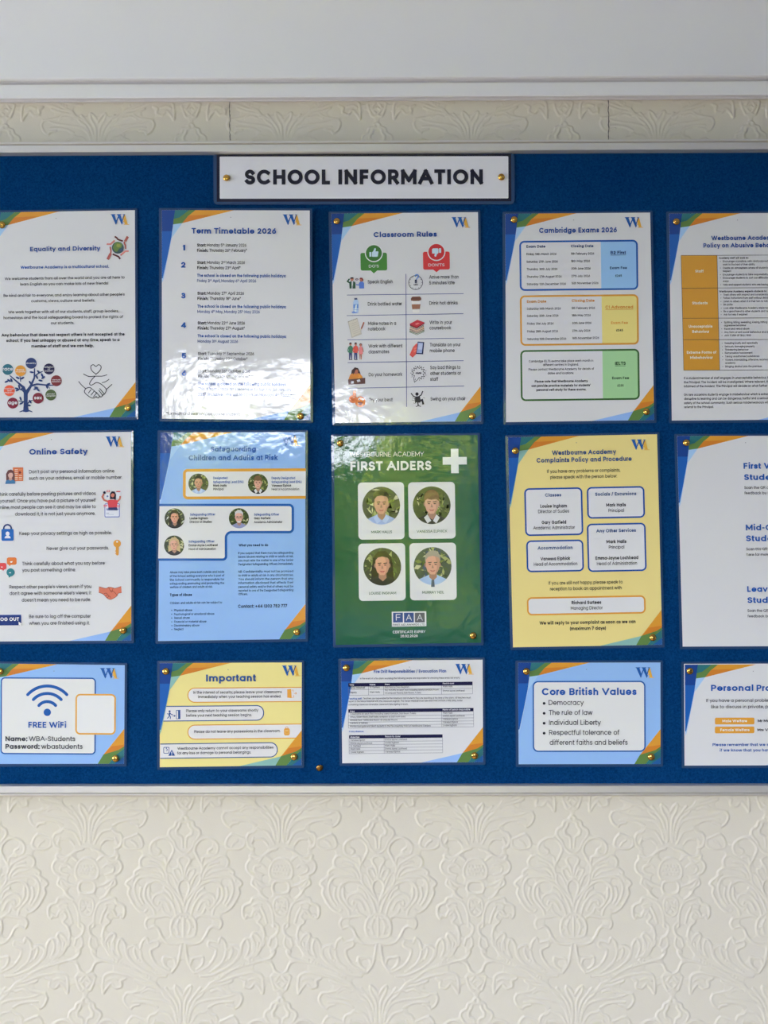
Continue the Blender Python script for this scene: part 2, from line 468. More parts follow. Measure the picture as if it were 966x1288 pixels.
def tree():
    rnd = random.Random(5); t = empty('garden_tree', (2.0, -8.5, -.35)); R_ = 2.15
    tag(t, 'round leafy tree on the terrace behind the hedge', 'tree')
    P = []
    for _ in range(6500):
        d = Vector((rnd.gauss(0, 1), rnd.gauss(0, 1), rnd.gauss(0, 1))).normalized()
        P.append(Vector((0, 0, 3.0)) + d * R_ * (rnd.uniform(.86, 1.0) + .08 * math.sin(5 * d.x + 3 * d.z)))
    V, F = leaves(rnd, P, .08, .15); link('foliage', V, F, [M_LEAF], t)
    V, F = [], []
    for i in range(9):
        for k in range(14):
            a, b = PI * i / 8, 2 * PI * k / 14; V.append((R_ * .82 * math.sin(a) * math.cos(b), R_ * .82 * math.sin(a) * math.sin(b), 3.0 + R_ * .82 * math.cos(a)))
    for i in range(8):
        for k in range(14): F.append((i * 14 + k, i * 14 + (k + 1) % 14, i * 14 + 14 + (k + 1) % 14, i * 14 + 14 + k))
    link('inner_twigs', V, F, [M_CORE], t, smooth=True)  # solid ball added to keep sky from showing between the leaves
    V, F = [], []
    for i, (r, z) in enumerate(((.14, 0), (.1, .7), (.08, 1.6))): V += [(r * math.cos(k * PI / 4), r * math.sin(k * PI / 4), z) for k in range(8)]
    for i in range(2):
        for k in range(8): F.append((i * 8 + k, i * 8 + (k + 1) % 8, i * 8 + 8 + (k + 1) % 8, i * 8 + 8 + k))
    link('trunk', V, F, [M_BARK], t)
tree()

# ------------------------------------------------------------------ notice board
ZT0, ZT1 = wx(483, 175, YB - .008)[2], wx(483, 190.5, YB - .008)[2]
ZB0, ZB1 = wx(483, 988, YB - .008)[2], wx(483, 1003, YB - .008)[2]
BX0, BX1 = wx(-190, 600)[0], wx(1180, 600)[0]
board = empty('notice_board', (0, -0.006, ZB1))
tag(board, 'long blue felt notice board in a pale aluminium frame on the embossed wall', 'notice board')
def board_parts():
    oz = ZB1; oy = -0.006
    # felt: panel with gently finished edge
    z0, z1 = ZB0 - .004 - oz, ZT1 + .004 - oz
    nx, nz = 40, 24
    V, F = [], []
    box_geo(BX0 + .01, BX1 - .01, YB - oy, 0.004, z0, z1, V, F)
    link('felt_panel', V, F, [M_FELT], board)
    h = ZT0 - ZT1
    def rail(name, zin, zout):
        s = 1 if zout > zin else -1
        k = abs(zout - zin)
        f = lambda t, y: (y - oy, zin + s * k * t - oz)
        pr = [f(0.0, YB + .002), f(0.0, YB - .0080), f(.03, YB - .0092), f(.55, YB - .0096), f(.565, YB - .0096), f(.570, YB - .0074), f(.615, YB - .0074), f(.62, YB - .0100), f(.65, YB - .0112), f(.74, YB - .0112), f(.755, YB - .0100),
              f(.85, YB - .0094), f(.86, YB - .006), f(.86, 0.0)]
        if s < 0: pr = pr[::-1]
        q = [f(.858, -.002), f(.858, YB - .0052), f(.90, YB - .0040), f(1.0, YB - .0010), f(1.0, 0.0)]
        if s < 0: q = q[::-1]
        extrude_profile('edge_shade', q, BX0, BX1, M_EDGE_SHADE, board)  # added strip: shade under and beside the rail put into its dark colour
        return extrude_profile(name, pr, BX0, BX1, M_ALU, board)
    rail('frame_rail', ZT1, ZT0); rail('frame_rail', ZB0, ZB1)
    for x0, x1 in ((BX0 - .002, BX0 + .016), (BX1 - .016, BX1 + .002)):
        boxes('frame_stile', [(x0, x1, YB - .0105 - oy, 0, ZB1 - oz, ZT0 - oz)], M_ALU, board, .002)
board_parts()
# ------------------------------------------------------------------ lettering: monoline strokes, thickness set per use
def A(cx, cy, rx, ry, a0, a1): return ('a', cx, cy, rx, ry, a0, a1)
XH, CAP, ASC = 54, 70, 74
GL = {
 'A': (70, [[0,0,35,70,70,0], [13,24,57,24]]), 'B': (52, [[0,36,30,36,A(30,53,18,17,-90,90),0,70,0,0,31,0,A(31,18,20,18,-90,90),28,36]]),
 'C': (66, [[A(35,35,35,35,48,312)]]), 'D': (62, [[0,0,0,70,27,70,A(27,35,35,35,90,-90),0,0]]), 'E': (43, [[43,70,0,70,0,0,43,0], [0,36,38,36]]),
 'F': (41, [[41,70,0,70,0,0], [0,35,37,35]]), 'G': (69, [[A(35,35,35,35,48,350),69,35,40,35]]), 'H': (57, [[0,0,0,70], [57,0,57,70], [0,36,57,36]]),
 'I': (0, [[0,0,0,70]]), 'J': (36, [[36,70,36,18,A(18,18,18,18,0,-165)]]), 'K': (54, [[0,0,0,70], [51,70,4,33], [17,42,54,0]]), 'L': (38, [[0,70,0,0,38,0]]),
 'M': (72, [[0,0,0,70,36,14,72,70,72,0]]), 'N': (58, [[0,0,0,70,58,0,58,70]]), 'O': (71, [[A(35.5,35,35.5,35,0,360)]]),
 'P': (49, [[0,0,0,70,29,70,A(29,50,20,20,90,-90),0,30]]), 'Q': (71, [[A(35.5,35,35.5,35,0,360)], [42,20,68,-5]]),
 'R': (51, [[0,0,0,70,29,70,A(29,50,20,20,90,-90),0,30], [26,30,51,0]]), 'S': (49, [[A(24.5,52.5,22.5,17.5,28,270),A(24.5,17.5,24.5,17.5,90,-152)]]),
 'T': (51, [[0,70,51,70], [25.5,70,25.5,0]]), 'U': (55, [[0,70,0,27,A(27.5,27,27.5,27,180,360),55,70]]), 'V': (68, [[0,70,34,0,68,70]]),
 'W': (98, [[0,70,25,0,49,70,73,0,98,70]]), 'X': (60, [[0,0,60,70], [0,70,60,0]]), 'Y': (62, [[0,70,31,32,62,70], [31,32,31,0]]), 'Z': (52, [[0,70,52,70,0,0,52,0]]),
 'a': (54, [[A(27,27,27,27,0,360)], [54,54,54,0]]), 'b': (54, [[A(27,27,27,27,0,360)], [0,74,0,0]]), 'c': (46, [[A(27,27,27,27,45,315)]]),
 'd': (54, [[A(27,27,27,27,0,360)], [54,74,54,0]]), 'e': (53, [[2,26,53,26,A(26.5,27,26.5,27,0,318)]]), 'f': (27, [[29,74,A(22,61,12,13,80,180),10,0], [0,53,26,53]]),
 'g': (54, [[A(27,27,27,27,0,360)], [54,54,54,2,A(27,2,27,22,0,-150)]]), 'h': (45, [[0,74,0,0], [0,31,A(22.5,31,22.5,23,180,0),45,0]]), 'i': (0, [[0,54,0,0], ['d',0,71]]),
 'j': (10, [[10,54,10,-6,A(-2,-6,12,13,0,-80)], ['d',10,71]]), 'k': (44, [[0,74,0,0], [42,54,3,23], [15,32,44,0]]), 'l': (0, [[0,74,0,0]]),
 'm': (78, [[0,54,0,0], [0,34,A(19.5,34,19.5,20,180,0),39,0], [39,34,A(58.5,34,19.5,20,180,0),78,0]]), 'n': (45, [[0,54,0,0], [0,31,A(22.5,31,22.5,23,180,0),45,0]]),
 'o': (54, [[A(27,27,27,27,0,360)]]), 'p': (54, [[A(27,27,27,27,0,360)], [0,54,0,-20]]), 'q': (54, [[A(27,27,27,27,0,360)], [54,54,54,-20]]),
 'r': (25, [[0,54,0,0], [0,28,A(25,28,25,26,180,92)]]), 's': (39, [[A(19.5,40.5,17.5,13.5,25,270),A(19.5,13.5,19.5,13.5,90,-155)]]),
 't': (27, [[10,68,10,12,A(22,12,12,12,180,270),27,0], [0,53,27,53]]), 'u': (45, [[0,54,0,23,A(22.5,23,22.5,23,180,360),45,54], [45,23,45,0]]), 'v': (50, [[0,54,25,0,50,54]]),
 'w': (74, [[0,54,19,0,37,54,55,0,74,54]]), 'x': (46, [[0,0,46,54], [0,54,46,0]]), 'y': (50, [[0,54,26,2], [50,54,17,-20]]), 'z': (42, [[0,54,42,54,0,0,42,0]]),
 '0': (52, [[A(26,35,26,35,0,360)]]), '1': (20, [[0,60,20,70,20,0]]), '2': (45, [[A(22.5,48,21.5,22,165,-35),0,0,45,0]]), '3': (47, [[A(23,53,19,17,155,-90)], [18,36,23,36,A(23,18,23,18,90,-155)]]),
 '4': (52, [[40,0,40,70,0,17,52,17]]), '5': (46, [[43,70,6,70,3,36,A(23,22.5,23,22.5,140,-155)]]), '6': (48, [[A(24,22.5,24,22.5,0,360)], [37,70,4,33]]), '7': (45, [[0,70,45,70,13,0]]),
 '8': (48, [[A(24,53,20,17,0,360)], [A(24,18,24,18,0,360)]]), '9': (48, [[A(24,47.5,24,22.5,0,360)], [44,37,12,0]]),
 '.': (0, [['d',0,4]]), ',': (4, [[4,5,0,-10]]), ':': (0, [['d',0,6], ['d',0,46]]), ';': (4, [[4,5,0,-10], ['d',3,46]]), "'": (0, [[0,72,0,58]]), '!': (0, [[0,70,0,24], ['d',0,5]]),
 '?': (40, [[A(20,51,20,19,170,-60),20,22], ['d',20,4]]), '/': (34, [[0,-4,34,74]]), '-': (24, [[0,28,24,28]]), '+': (46, [[0,32,46,32], [23,9,23,55]]),
 '(': (12, [[A(22,30,22,46,118,242)]]), ')': (12, [[A(-10,30,22,46,62,-62)]]), '*': (26, [[13,72,13,46], [2,66,24,52], [24,66,2,52]]), '&': (56, [[56,0,14,52,A(24,56,11,14,200,-20),A(20,18,20,20,70,330),54,34]]),
 '\u00a3': (48, [[44,56,A(31,53,15,17,20,180),16,0], [2,0,48,0], [2,34,38,34]]), '\u2022': (12, [['d',6,30]]),
}
DIAG = set('AVWTYvwyxkK4XzZ7')
ROUND = set('CGOQSceosabdgpq0689DPBR235')
def bear(ch, side):
    if ch in 'AVWY' : return 1.0
    if ch in 'TvwyxzXZ7J': return 2.5
    if ch in 'CGOQceoS0869s': return 4.0
    if ch in 'bp' : return 7.5 if side == 0 else 4.0
    if ch in 'dagq': return 4.0 if side == 0 else 7.5
    if ch in 'frt' : return 2.5 if side == 0 or ch != 'r' else 1.0
    if ch in 'DPBR': return 7.5 if side == 0 else 4.0
    if ch in ".,:;'!": return 5.0
    return 7.5
def glyph_strokes(ch, wt, seg):
    """stroke centre lines in hundredths of an em, inset so that thickness wt stays inside the outline"""
    W, st = GL[ch]; h = wt / 2
    low = ch.islower() and ch not in 'i' or ch in 'i'
    top = XH if (low and ch not in 'bdfhklt') else None
    def my(y):
        if low:
            ks = ((-30, -30), (-20, -20 + h), (0, h), (XH, XH - h), (ASC, ASC - h), (90, 90))
        else:
            ks = ((-30, -30 + h), (0, h), (CAP, CAP - h), (90, 90))
        for (a, b), (c, d) in zip(ks[:-1], ks[1:]):
            if y <= c: return b + (d - b) * (y - a) / (c - a)
        return y
    Wd = max(W, 0)
    def mxx(x):
        if Wd < 1: return h
        return h + x * max(Wd - wt, 1) / Wd if Wd > wt else h + (x - Wd / 2) * .5
    out = []
    for s in st:
        if s and s[0] == 'd':
            out.append(('d', h if Wd < 1 else mxx(s[1]), s[2])); continue
        P = []; i = 0
        while i < len(s):
            e = s[i]
            if isinstance(e, tuple):
                _, cx, cy, rx, ry, a0, a1 = e
                n = max(3, int(abs(a1 - a0) / 180 * seg))
                for k in range(n + 1):
                    a = math.radians(a0 + (a1 - a0) * k / n)
                    P.append((cx + rx * math.cos(a), cy + ry * math.sin(a)))
                i += 1
            else:
                P.append((s[i], s[i + 1])); i += 2
        Q = []
        for x, y in P:
            q = (mxx(x), my(y))
            if not Q or abs(q[0] - Q[-1][0]) + abs(q[1] - Q[-1][1]) > 0.3: Q.append(q)
        out.append(('l', Q))
    return max(Wd, wt if Wd < 1 else Wd), out
_gc = {}
def glyph_quads(ch, wt, seg):
    key = (ch, wt, seg)
    if key in _gc: return _gc[key]
    W, st = glyph_strokes(ch, wt, seg)
    V, F = [], []
    for s in st:
        if s[0] == 'd':
            r = wt * .68; b = len(V); n = 10 if seg > 6 else 6
            V += [(s[1] + r * math.cos(2 * PI * k / n), s[2] + r * math.sin(2 * PI * k / n), 1.5) for k in range(n)]; F.append(tuple(range(b, b + n)))
        else: band(s[1], wt, V, F, wt * .5)
    _gc[key] = (W, V, F); return _gc[key]
def band(P, wd, V, F, cap=0.0, closed=False):
    """polyline thickened to a strip, broken at sharp corners; wd may be one width or one per point"""
    P = [np.array(p, float) for p in P]
    n = len(P)
    if n < 2: return
    if n > 2 and np.linalg.norm(P[0] - P[-1]) < 1e-6: closed = True; P = P[:-1]; n -= 1
    ws = list(wd) if isinstance(wd, (list, tuple)) else [wd] * n
    while len(ws) < n: ws.append(ws[-1])
    unit = lambda v: v / (np.linalg.norm(v) + 1e-9)
    turn = [0.0] * n
    for i in range(n):
        if 0 < i < n - 1 or closed:
            a, c = unit(P[i] - P[i - 1]), unit(P[(i + 1) % n] - P[i]); turn[i] = math.acos(max(-1, min(1, float(a @ c))))
    sharp = [i for i in range(n) if turn[i] > .62]
    if closed:
        if not sharp: _strip(P + [P[0]], ws + [ws[0]], V, F, 0, 0, True); return
        k = sharp[0]; P = P[k:] + P[:k] + [P[k]]; ws = ws[k:] + ws[:k] + [ws[k]]; turn = turn[k:] + turn[:k] + [turn[k]]; n += 1
    brk = [0] + [i for i in range(1, n - 1) if turn[i] > .62] + [n - 1]
    for a, b in zip(brk[:-1], brk[1:]):
        e0 = cap if (a == 0 and not closed) else ws[a] / 2 * min(.92, math.tan(min(turn[a], 2.9) / 2))
        e1 = cap if (b == n - 1 and not closed) else ws[b] / 2 * min(.92, math.tan(min(turn[b], 2.9) / 2))
        _strip(P[a:b + 1], ws[a:b + 1], V, F, e0, e1, False)
def _strip(P, ws, V, F, e0, e1, loop):
    P = [p.copy() for p in P]; n = len(P)
    unit = lambda v: v / (np.linalg.norm(v) + 1e-9)
    if e0: P[0] = P[0] + unit(P[0] - P[1]) * e0
    if e1: P[-1] = P[-1] + unit(P[-1] - P[-2]) * e1
    b = len(V); zi = V[-1][2] + .25 if b and len(V[-1]) > 2 else 0.0
    for i in range(n):
        a = P[i] - P[i - 1] if i > 0 else (P[0] - P[-2] if loop else None)
        c = P[i + 1] - P[i] if i < n - 1 else (P[1] - P[0] if loop else None)
        if a is None: d = unit(c)
        elif c is None: d = unit(a)
        else: d = unit(unit(a) + unit(c))
        nr = np.array((-d[1], d[0])); k = 1.0
        if a is not None and c is not None:
            ua = unit(a); k = 1 / max(.6, abs(nr @ np.array((-ua[1], ua[0]))))
        p, q = P[i] + nr * ws[i] / 2 * k, P[i] - nr * ws[i] / 2 * k
        V.append((p[0], p[1], zi)); V.append((q[0], q[1], zi))
    for i in range(n - 1): F.append((b + 2 * i, b + 2 * i + 1, b + 2 * i + 3, b + 2 * i + 2))

# ------------------------------------------------------------------ a printed sheet in a laminate pouch
NAVY, BLUE, BLK = (32, 70, 138), (32, 80, 152), (34, 34, 40)
ORG, ORD, GRN, TEAL, LBL, DBL, WHT = (200, 140, 46), (192, 118, 40), (88, 120, 62), (44, 104, 108), (150, 184, 228), (28, 72, 146), (200, 200, 200)
DL = 1.5e-5
class Part:
    def __init__(s, sheet, name, base):
        s.S, s.name, s.z = sheet, name, base
        s.V, s.F, s.M, s.mi, s.label, s.items = [], [], [], [], None, []
    def add(s, pts, faces, col, z=None):
        """pts in crop units of the sheet"""
        if z is None: s.z += 1; z = s.z
        if col not in s.M: s.M.append(col)
        k = s.M.index(col); b = len(s.V); c = s.S.crop
        s.V += [(c[0] + p[0] / c[2], c[1] + p[1] / c[2], z + (p[2] if len(p) > 2 else 0)) for p in pts]
        s.items.append((b, len(s.V), len(s.F), len(s.F) + len(faces)))
        s.F += [tuple(i + b for i in f) for f in faces]; s.mi += [k] * len(faces)
    def poly(s, pts, col): s.add(pts, [tuple(range(len(pts)))], col); return s
    def line(s, pts, wd, col, cap=0.0, closed=False):
        V, F = [], []; band(pts, wd, V, F, cap, closed); s.add(V, F, col); return s
    def disc(s, x, y, rx, col, ry=None, n=28, rot=0.0):
        ry = rx if ry is None else ry; cr, sr = math.cos(rot), math.sin(rot); P = []
        for k in range(n):
            a = 2 * PI * k / n; u, v = rx * math.cos(a), ry * math.sin(a); P.append((x + u * cr - v * sr, y + u * sr + v * cr))
        s.poly(P, col); return s
    def arc(s, x, y, r, a0, a1, wd, col, n=18, cap=0.0):
        return s.line([(x + r * math.cos(math.radians(a0 + (a1 - a0) * k / n)), y + r * math.sin(math.radians(a0 + (a1 - a0) * k / n))) for k in range(n + 1)], wd, col, cap)
    def rr(s, x0, y0, x1, y1, r, col, corners=(1, 1, 1, 1), slope=None):
        """rounded box; corners: TL TR BR BL"""
        P = []; m = 7
        for (cx, cy, a, on) in ((x0, y0, 180, corners[0]), (x1, y0, 270, corners[1]), (x1, y1, 0, corners[2]), (x0, y1, 90, corners[3])):
            if not on or r <= 0: P.append((cx, cy)); continue
            ox = cx + (r if cx == x0 else -r); oy = cy + (r if cy == y0 else -r)
            for k in range(m + 1):
                t = math.radians(a + 90 * k / m); P.append((ox + r * math.cos(t), oy + r * math.sin(t)))
        cx, cy = (x0 + x1) / 2, (y0 + y1) / 2
        s.poly(s.S.tilt(P, cx, cy), col); return s
    def frame(s, x0, y0, x1, y1, r, b, col, fill, corners=(1, 1, 1, 1)):
        s.rr(x0, y0, x1, y1, r, col, corners)
        l = b if (corners[0] or corners[3]) else 0; rt = b if (corners[1] or corners[2]) else 0
        P = (x0 + l, y0 + b, x1 - rt, y1 - b)
        # keep the open side flush by tilting about the outer centre
        S = s.S; cx, cy = (x0 + x1) / 2, (y0 + y1) / 2
        old = S.tilt; S.tilt = lambda pts, a, c, o=old: o(pts, cx, cy)
        s.rr(*P, max(r - b, 0.1), fill, corners); S.tilt = old
        return s
    def t(s, txt, col, x0, x1, y, cap, wt=10, seg=None):
        """a line of lettering: x0 to x1, baseline y at its middle, capital height cap; ^..^ is raised small"""
        wt = round(wt * 1.1, 2) if wt >= 12 else max(wt, 9.6) if wt > 8 else wt
        cpx = cap / s.S.crop[2]
        seg = seg or (5 if cpx < 4 else 6 if cpx < 8 else 12)
        pen = 0.0; items = []; sup = False; prev = None
        for ch in txt:
            if ch == '^': sup = not sup; continue
            k = .6 if sup else 1.0
            if ch == ' ': pen += 27 * k; prev = None; continue
            W, V, F = glyph_quads(ch, wt, seg)
            lb = bear(ch, 0) * .62 + wt * .08; rb = bear(ch, 1) * .62 + wt * .08
            if prev is None: lb = 0 if not items else lb
            pen += lb * k; items.append((ch, pen, k, 30 if sup else 0)); pen += W * k; last = pen; pen += rb * k; prev = ch
        total = last; ks = cap / CAP
        if x0 is None and x1 is None: raise ValueError
        if x0 is None: x0 = x1 - total * ks
        if x1 is None: x1 = x0 + total * ks
        kx = (x1 - x0) / total; xm = (x0 + x1) / 2
        sl, sk = s.S.slopes(xm, y)
        VV, FF = [], []
        for ch, p, k, rise in items:
            W, V, F = glyph_quads(ch, wt, seg); b = len(VV)
            for gx, gy, gz in V:
                X = x0 + (p + gx * k) * kx; Y = (gy * k + rise) * ks
                VV.append((X + sk * -Y, y + sl * (X - xm) - Y, gz))
            FF += [tuple(i + b for i in f) for f in F]
        s.add(VV, FF, col, z=s.z); return s
    def tc(s, txt, col, xc, y, cap, wt=8.5):
        n = len(s.V); s.t(txt, col, 0, None, y, cap, wt)
        c = s.S.crop; xs = [(v[0] - c[0]) * c[2] for v in s.V[n:]]; sh = xc - (min(xs) + max(xs)) / 2
        for i in range(n, len(s.V)): v = s.V[i]; s.V[i] = (v[0] + sh / c[2], v[1], v[2])
        return s
BLOCKS = {'paragraph': 'paragraph', 'caption': 'caption', 'table_headings': 'table_heading', 'term_numbers': 'term_number', 'exam_names': 'exam_name', 'box_headings': 'box_heading', 'bullet_list': 'bullet_list', 'heading': 'heading'}
def _clusters(p, A_):
    """blocks of lettering that stand apart become parts of their own"""
    if p.name not in BLOCKS: return [(p.name, p.items)]
    bb = [(A_[a:b, 0].min(), A_[a:b, 0].max(), A_[a:b, 1].min(), A_[a:b, 1].max()) for a, b, _, _ in p.items]
    n = len(bb); g = list(range(n))
    def find(i):
        while g[i] != i: i = g[i]
        return i
    for i in range(n):
        for j in range(i):
            h = min(bb[i][3] - bb[i][2], bb[j][3] - bb[j][2]); h = max(h, 3.0)
            gx = max(bb[i][0], bb[j][0]) - min(bb[i][1], bb[j][1]); gy = max(bb[i][2], bb[j][2]) - min(bb[i][3], bb[j][3])
            if gx < 4.5 and gy < min(.75 * h, 6.0) if gx > 0 else gy < min(.95 * h, 6.5): g[find(i)] = find(j)
    out = {}
    for i in range(n): out.setdefault(find(i), []).append(p.items[i])
    return [(BLOCKS[p.name], v) for v in out.values()]
Part.clusters = _clusters
class Sheet:
    def __init__(s, name, label, cat, quad, base=WHT, film=(3.4, 2.6, 3.0, 3.4), crop=(0, 0, 1), group='laminated notices pinned on the board', off=0.0016, lean=0.0, film_r=1.5):
        s.q = [np.array(p, float) for p in quad]; s.crop = crop; s.off = off
        pts = plane([p[0] for p in quad], [p[1] for p in quad], YB - off)
        s.org = np.array((pts[:, 0].mean(), YB - off, min(pts[2, 2], pts[3, 2])))
        s.root = empty(name, s.org); s.root.rotation_euler.x = math.radians(lean); tag(s.root, label, cat, group)
        s.parts = []; s.base = base; s.film = film; s.film_r = film_r
    def use(s, x, y, k): s.crop = (x, y, k)
    def part(s, name, base=40):
        p = Part(s, name, base); s.parts.append(p); return p
    def slopes(s, x, y):
        py = s.crop[1] + y / s.crop[2]; px = s.crop[0] + x / s.crop[2]
        TL, TR, BR, BL = s.q
        f = min(1, max(0, (py - (TL[1] + TR[1]) / 2) / ((BL[1] + BR[1] - TL[1] - TR[1]) / 2)))
        g = min(1, max(0, (px - TL[0]) / (TR[0] - TL[0])))
        a = (TR[1] - TL[1]) / (TR[0] - TL[0]); b = (BR[1] - BL[1]) / (BR[0] - BL[0])
        c = (BL[0] - TL[0]) / (BL[1] - TL[1]); d = (BR[0] - TR[0]) / (BR[1] - TR[1])
        return a + (b - a) * f, c + (d - c) * g
    def tilt(s, P, cx, cy):
        sl, sk = s.slopes(cx, cy)
        return [(x + sk * (y - cy), y + sl * (x - cx)) for x, y in P]
    def solid(s, name, quad, mat, y0, y1):
        """thin slab with the outline quad between depths y0 (front) and y1"""
        px = [p[0] for p in quad]; py = [p[1] for p in quad]; n = len(quad)
        f = plane(px, py, YB - s.off) - s.org
        V = [(p[0], y0, p[2]) for p in f] + [(p[0], y1, p[2]) for p in f]
        F = [tuple(range(n))[::-1], tuple(range(n, 2 * n))] + [(i, (i + 1) % n, n + (i + 1) % n, n + i) for i in range(n)]
        return link(name, V, F, [mat], s.root)
    def build(s):
        TL, TR, BR, BL = s.q
        s.solid('paper', [TL, TR, BR, BL], ink(s.base), 0.0, 0.0004)
        # pouch: opaque rim, felt blue and sheen painted in, all round the paper, with rounded corners
        l, t, r, b = s.film
        O = [TL + (-l, -t), TR + (r, -t), BR + (r, b), BL + (-l, b)]
        outer, inner = [], []
        for i in range(4):
            p = O[i]; a = O[i - 1] - p; c = O[(i + 1) % 4] - p; R = s.film_r
            a = a / np.linalg.norm(a); c = c / np.linalg.norm(c)
            for k in range(6):
                u = k / 5 * PI / 2
                outer.append(p + a * R * (1 - math.sin(u)) + c * R * (1 - math.cos(u)))
            inner += [s.q[i]] * 6
        n = len(outer)
        f = plane([p[0] for p in outer], [p[1] for p in outer], YB - s.off) - s.org
        g = plane([p[0] for p in inner], [p[1] for p in inner], YB - s.off) - s.org
        V = [(p[0], .00025, p[2]) for p in f] + [(p[0], .00002, p[2]) for p in g]
        F = []
        for i in range(n):
            j = (i + 1) % n
            F.append((j, n + j, n + i, i))
        link('laminate_pouch', V, F, [FILM], s.root)
        for p in s.parts:
            if not p.V: continue
            A_ = np.array(p.V); w_ = plane(A_[:, 0], A_[:, 1], YB - s.off) - s.org
            w_[:, 1] = -A_[:, 2] * DL
            mats = [ink(c) for c in p.M]
            for nm, its in p.clusters(A_):
                V, F, mi = [], [], []
                for a, b, f0, f1 in its:
                    o = len(V) - a; V += w_[a:b].tolist(); F += [tuple(i + o for i in f) for f in p.F[f0:f1]]; mi += p.mi[f0:f1]
                used = sorted(set(mi))
                link(nm, V, F, [mats[k] for k in used], s.root, [used.index(k) for k in mi])
    # the house style: coloured corners and the two-letter crest
    def corners(s, cream=False, inset=0.0, base=1):
        TL, TR, BR, BL = s.q; lb = (128, 170, 160) if cream else LBL
        keep = s.crop
        h = (BL - TL) / np.linalg.norm(BL - TL); r = (TR - TL) / np.linalg.norm(TR - TL)
        h2 = (BR - TR) / np.linalg.norm(BR - TR); r2 = (BR - BL) / np.linalg.norm(BR - BL)
        s.crop = (0, 0, 1)
        p = s.part('corner_artwork', base)
        m = lambda P: [tuple(TL + r * (x + inset) + h * (y + inset)) for x, y in P]
        p.poly(m([(14, 17.5), (25.5, 16), (12.5, 34), (2.2, 85), (0.1, 90), (.1, 80)]), lb)
        p.poly(m([(.05, .05), (16.8, .05), (14, 18), (12, 33), (6.5, 60), (1.2, 84), (.05, 84)]), (26, 62, 128))
        p.poly(m([(.05, 26), (12.9, 26), (11, 38), (1.2, 84), (.05, 84)]), (30, 86, 160))
        p.poly(m([(16.5, .05), (36, .05), (22, 9), (14.7, 11.3)]), TEAL)
        p.poly(m([(34, .05), (43, .05), (25.5, 16), (14.1, 17.5), (14.8, 11), (22, 9)]), GRN)
        p.poly(m([(42, .05), (90, .05), (25.5, 16), (33, 7)]), ORG)
        p.poly(m([(33.5, 6.5), (64, 5.5), (48, 10.4), (25.5, 16)]), ORD)
        p.disc(*m([(86, 8.6)])[0], .55, (110, 110, 116), n=8)
        b = s.part('corner_artwork', base)
        m = lambda P: [tuple(BR + r2 * x + h2 * y) for x, y in P]
        b.poly(m([(-26, -11.5), (-33, -.05), (-78, -.05)]), lb if cream else (134, 168, 220))
        b.poly(m([(-.05, -44), (-.05, -22), (-7, -17.5), (-26, -11.5)]), ORG)
        b.poly(m([(-.05, -24), (-.05, -22), (-7, -17.5), (-26, -11.5), (-16, -22)]), ORD)
        b.poly(m([(-26, -11.7), (-7, -17.5), (-.05, -22), (-.05, -17), (-10, -11), (-19, -.05), (-33, -.05)]), GRN)
        b.poly(m([(-.05, -19), (-.05, -.05), (-19, -.05), (-9, -12)]), TEAL)
        b.poly(m([(-.05, -9), (-.05, -.05), (-12, -.05)]), (34, 84, 140))
        s.crop = keep
    def crest(s, px, py, k=1.0):
        keep = s.crop; s.crop = (px, py, 9.66 / k)
        p = s.part('crest_letters', 20); B = (34, 84, 152); G = (208, 160, 62)
        p.poly([(168, 8), (174, 8), (205, 120), (170, 120), (148, 48)], G)
        p.poly([(160, 122), (225, 122), (225, 129), (160, 129)], G)
        p.poly([(150, 84), (184, 84), (184, 92), (146, 92)], G)
        for x in (0, 72):
            p.poly([(x + 6, 4), (x + 46, 4), (x + 76, 104), (x + 62, 130)], B)
            p.poly([(x, 0), (x + 57, 0), (x + 57, 7), (x, 7)], B)
        p.poly([(62, 130), (55, 106), (90, 22), (98, 34)], B)
        p.poly([(134, 130), (127, 106), (156, 8), (165, 8)], B)
        p.poly([(165, 4), (171, 10), (150, 62), (146, 56)], (92, 84, 62))
        p.poly([(146, 0), (176, 0), (176, 6), (146, 6)], B)
        s.crop = keep
    def portrait(s, x, y, r, look):
        """round printed photograph: leafy backdrop, shoulders, head, hair"""
        p = s.part('portrait_photo', 18)
        rnd = random.Random(int(x * 7 + y))
        def clip(P):
            out = []
            for a, b in P:
                d = math.hypot(a - x, b - y)
                if d > r: a, b = x + (a - x) * r / d, y + (b - y) * r / d
                out.append((a, b))
            return out
        p.disc(x, y, r, look['bg'], n=36)
        z = p.z
        for _ in range(look.get('leaf', 60)):
            a, d, q = rnd.uniform(0, 2 * PI), r * rnd.uniform(.3, .97), rnd.uniform(0, PI); L = r * rnd.uniform(.08, .3); B = L * rnd.uniform(.15, .5)
            cx, cy = x + d * math.cos(a), y + d * math.sin(a)
            P = [(cx + L * math.cos(q), cy + L * math.sin(q)), (cx - B * math.sin(q), cy + B * math.cos(q)), (cx - L * math.cos(q), cy - L * math.sin(q)), (cx + B * math.sin(q), cy - B * math.cos(q))]
            p.z = z + (_ % 2); p.poly(clip(P), rnd.choice(look['leaves']))
        p.z = z + 3
        E = lambda cx, cy, rx, ry, n=26: [(x + r * 1.13 * (cx + rx * math.cos(2 * PI * k / n)), y + r * (.03 + 1.13 * (cy + ry * math.sin(2 * PI * k / n)))) for k in range(n)]
        U = lambda P: [(x + r * 1.13 * a, y + r * (.03 + 1.13 * b)) for a, b in P]
        dx = look.get('dx', 0.0); sk = look['skin']; hc = look['hair']
        dk = tuple(int(v * .78) for v in sk)
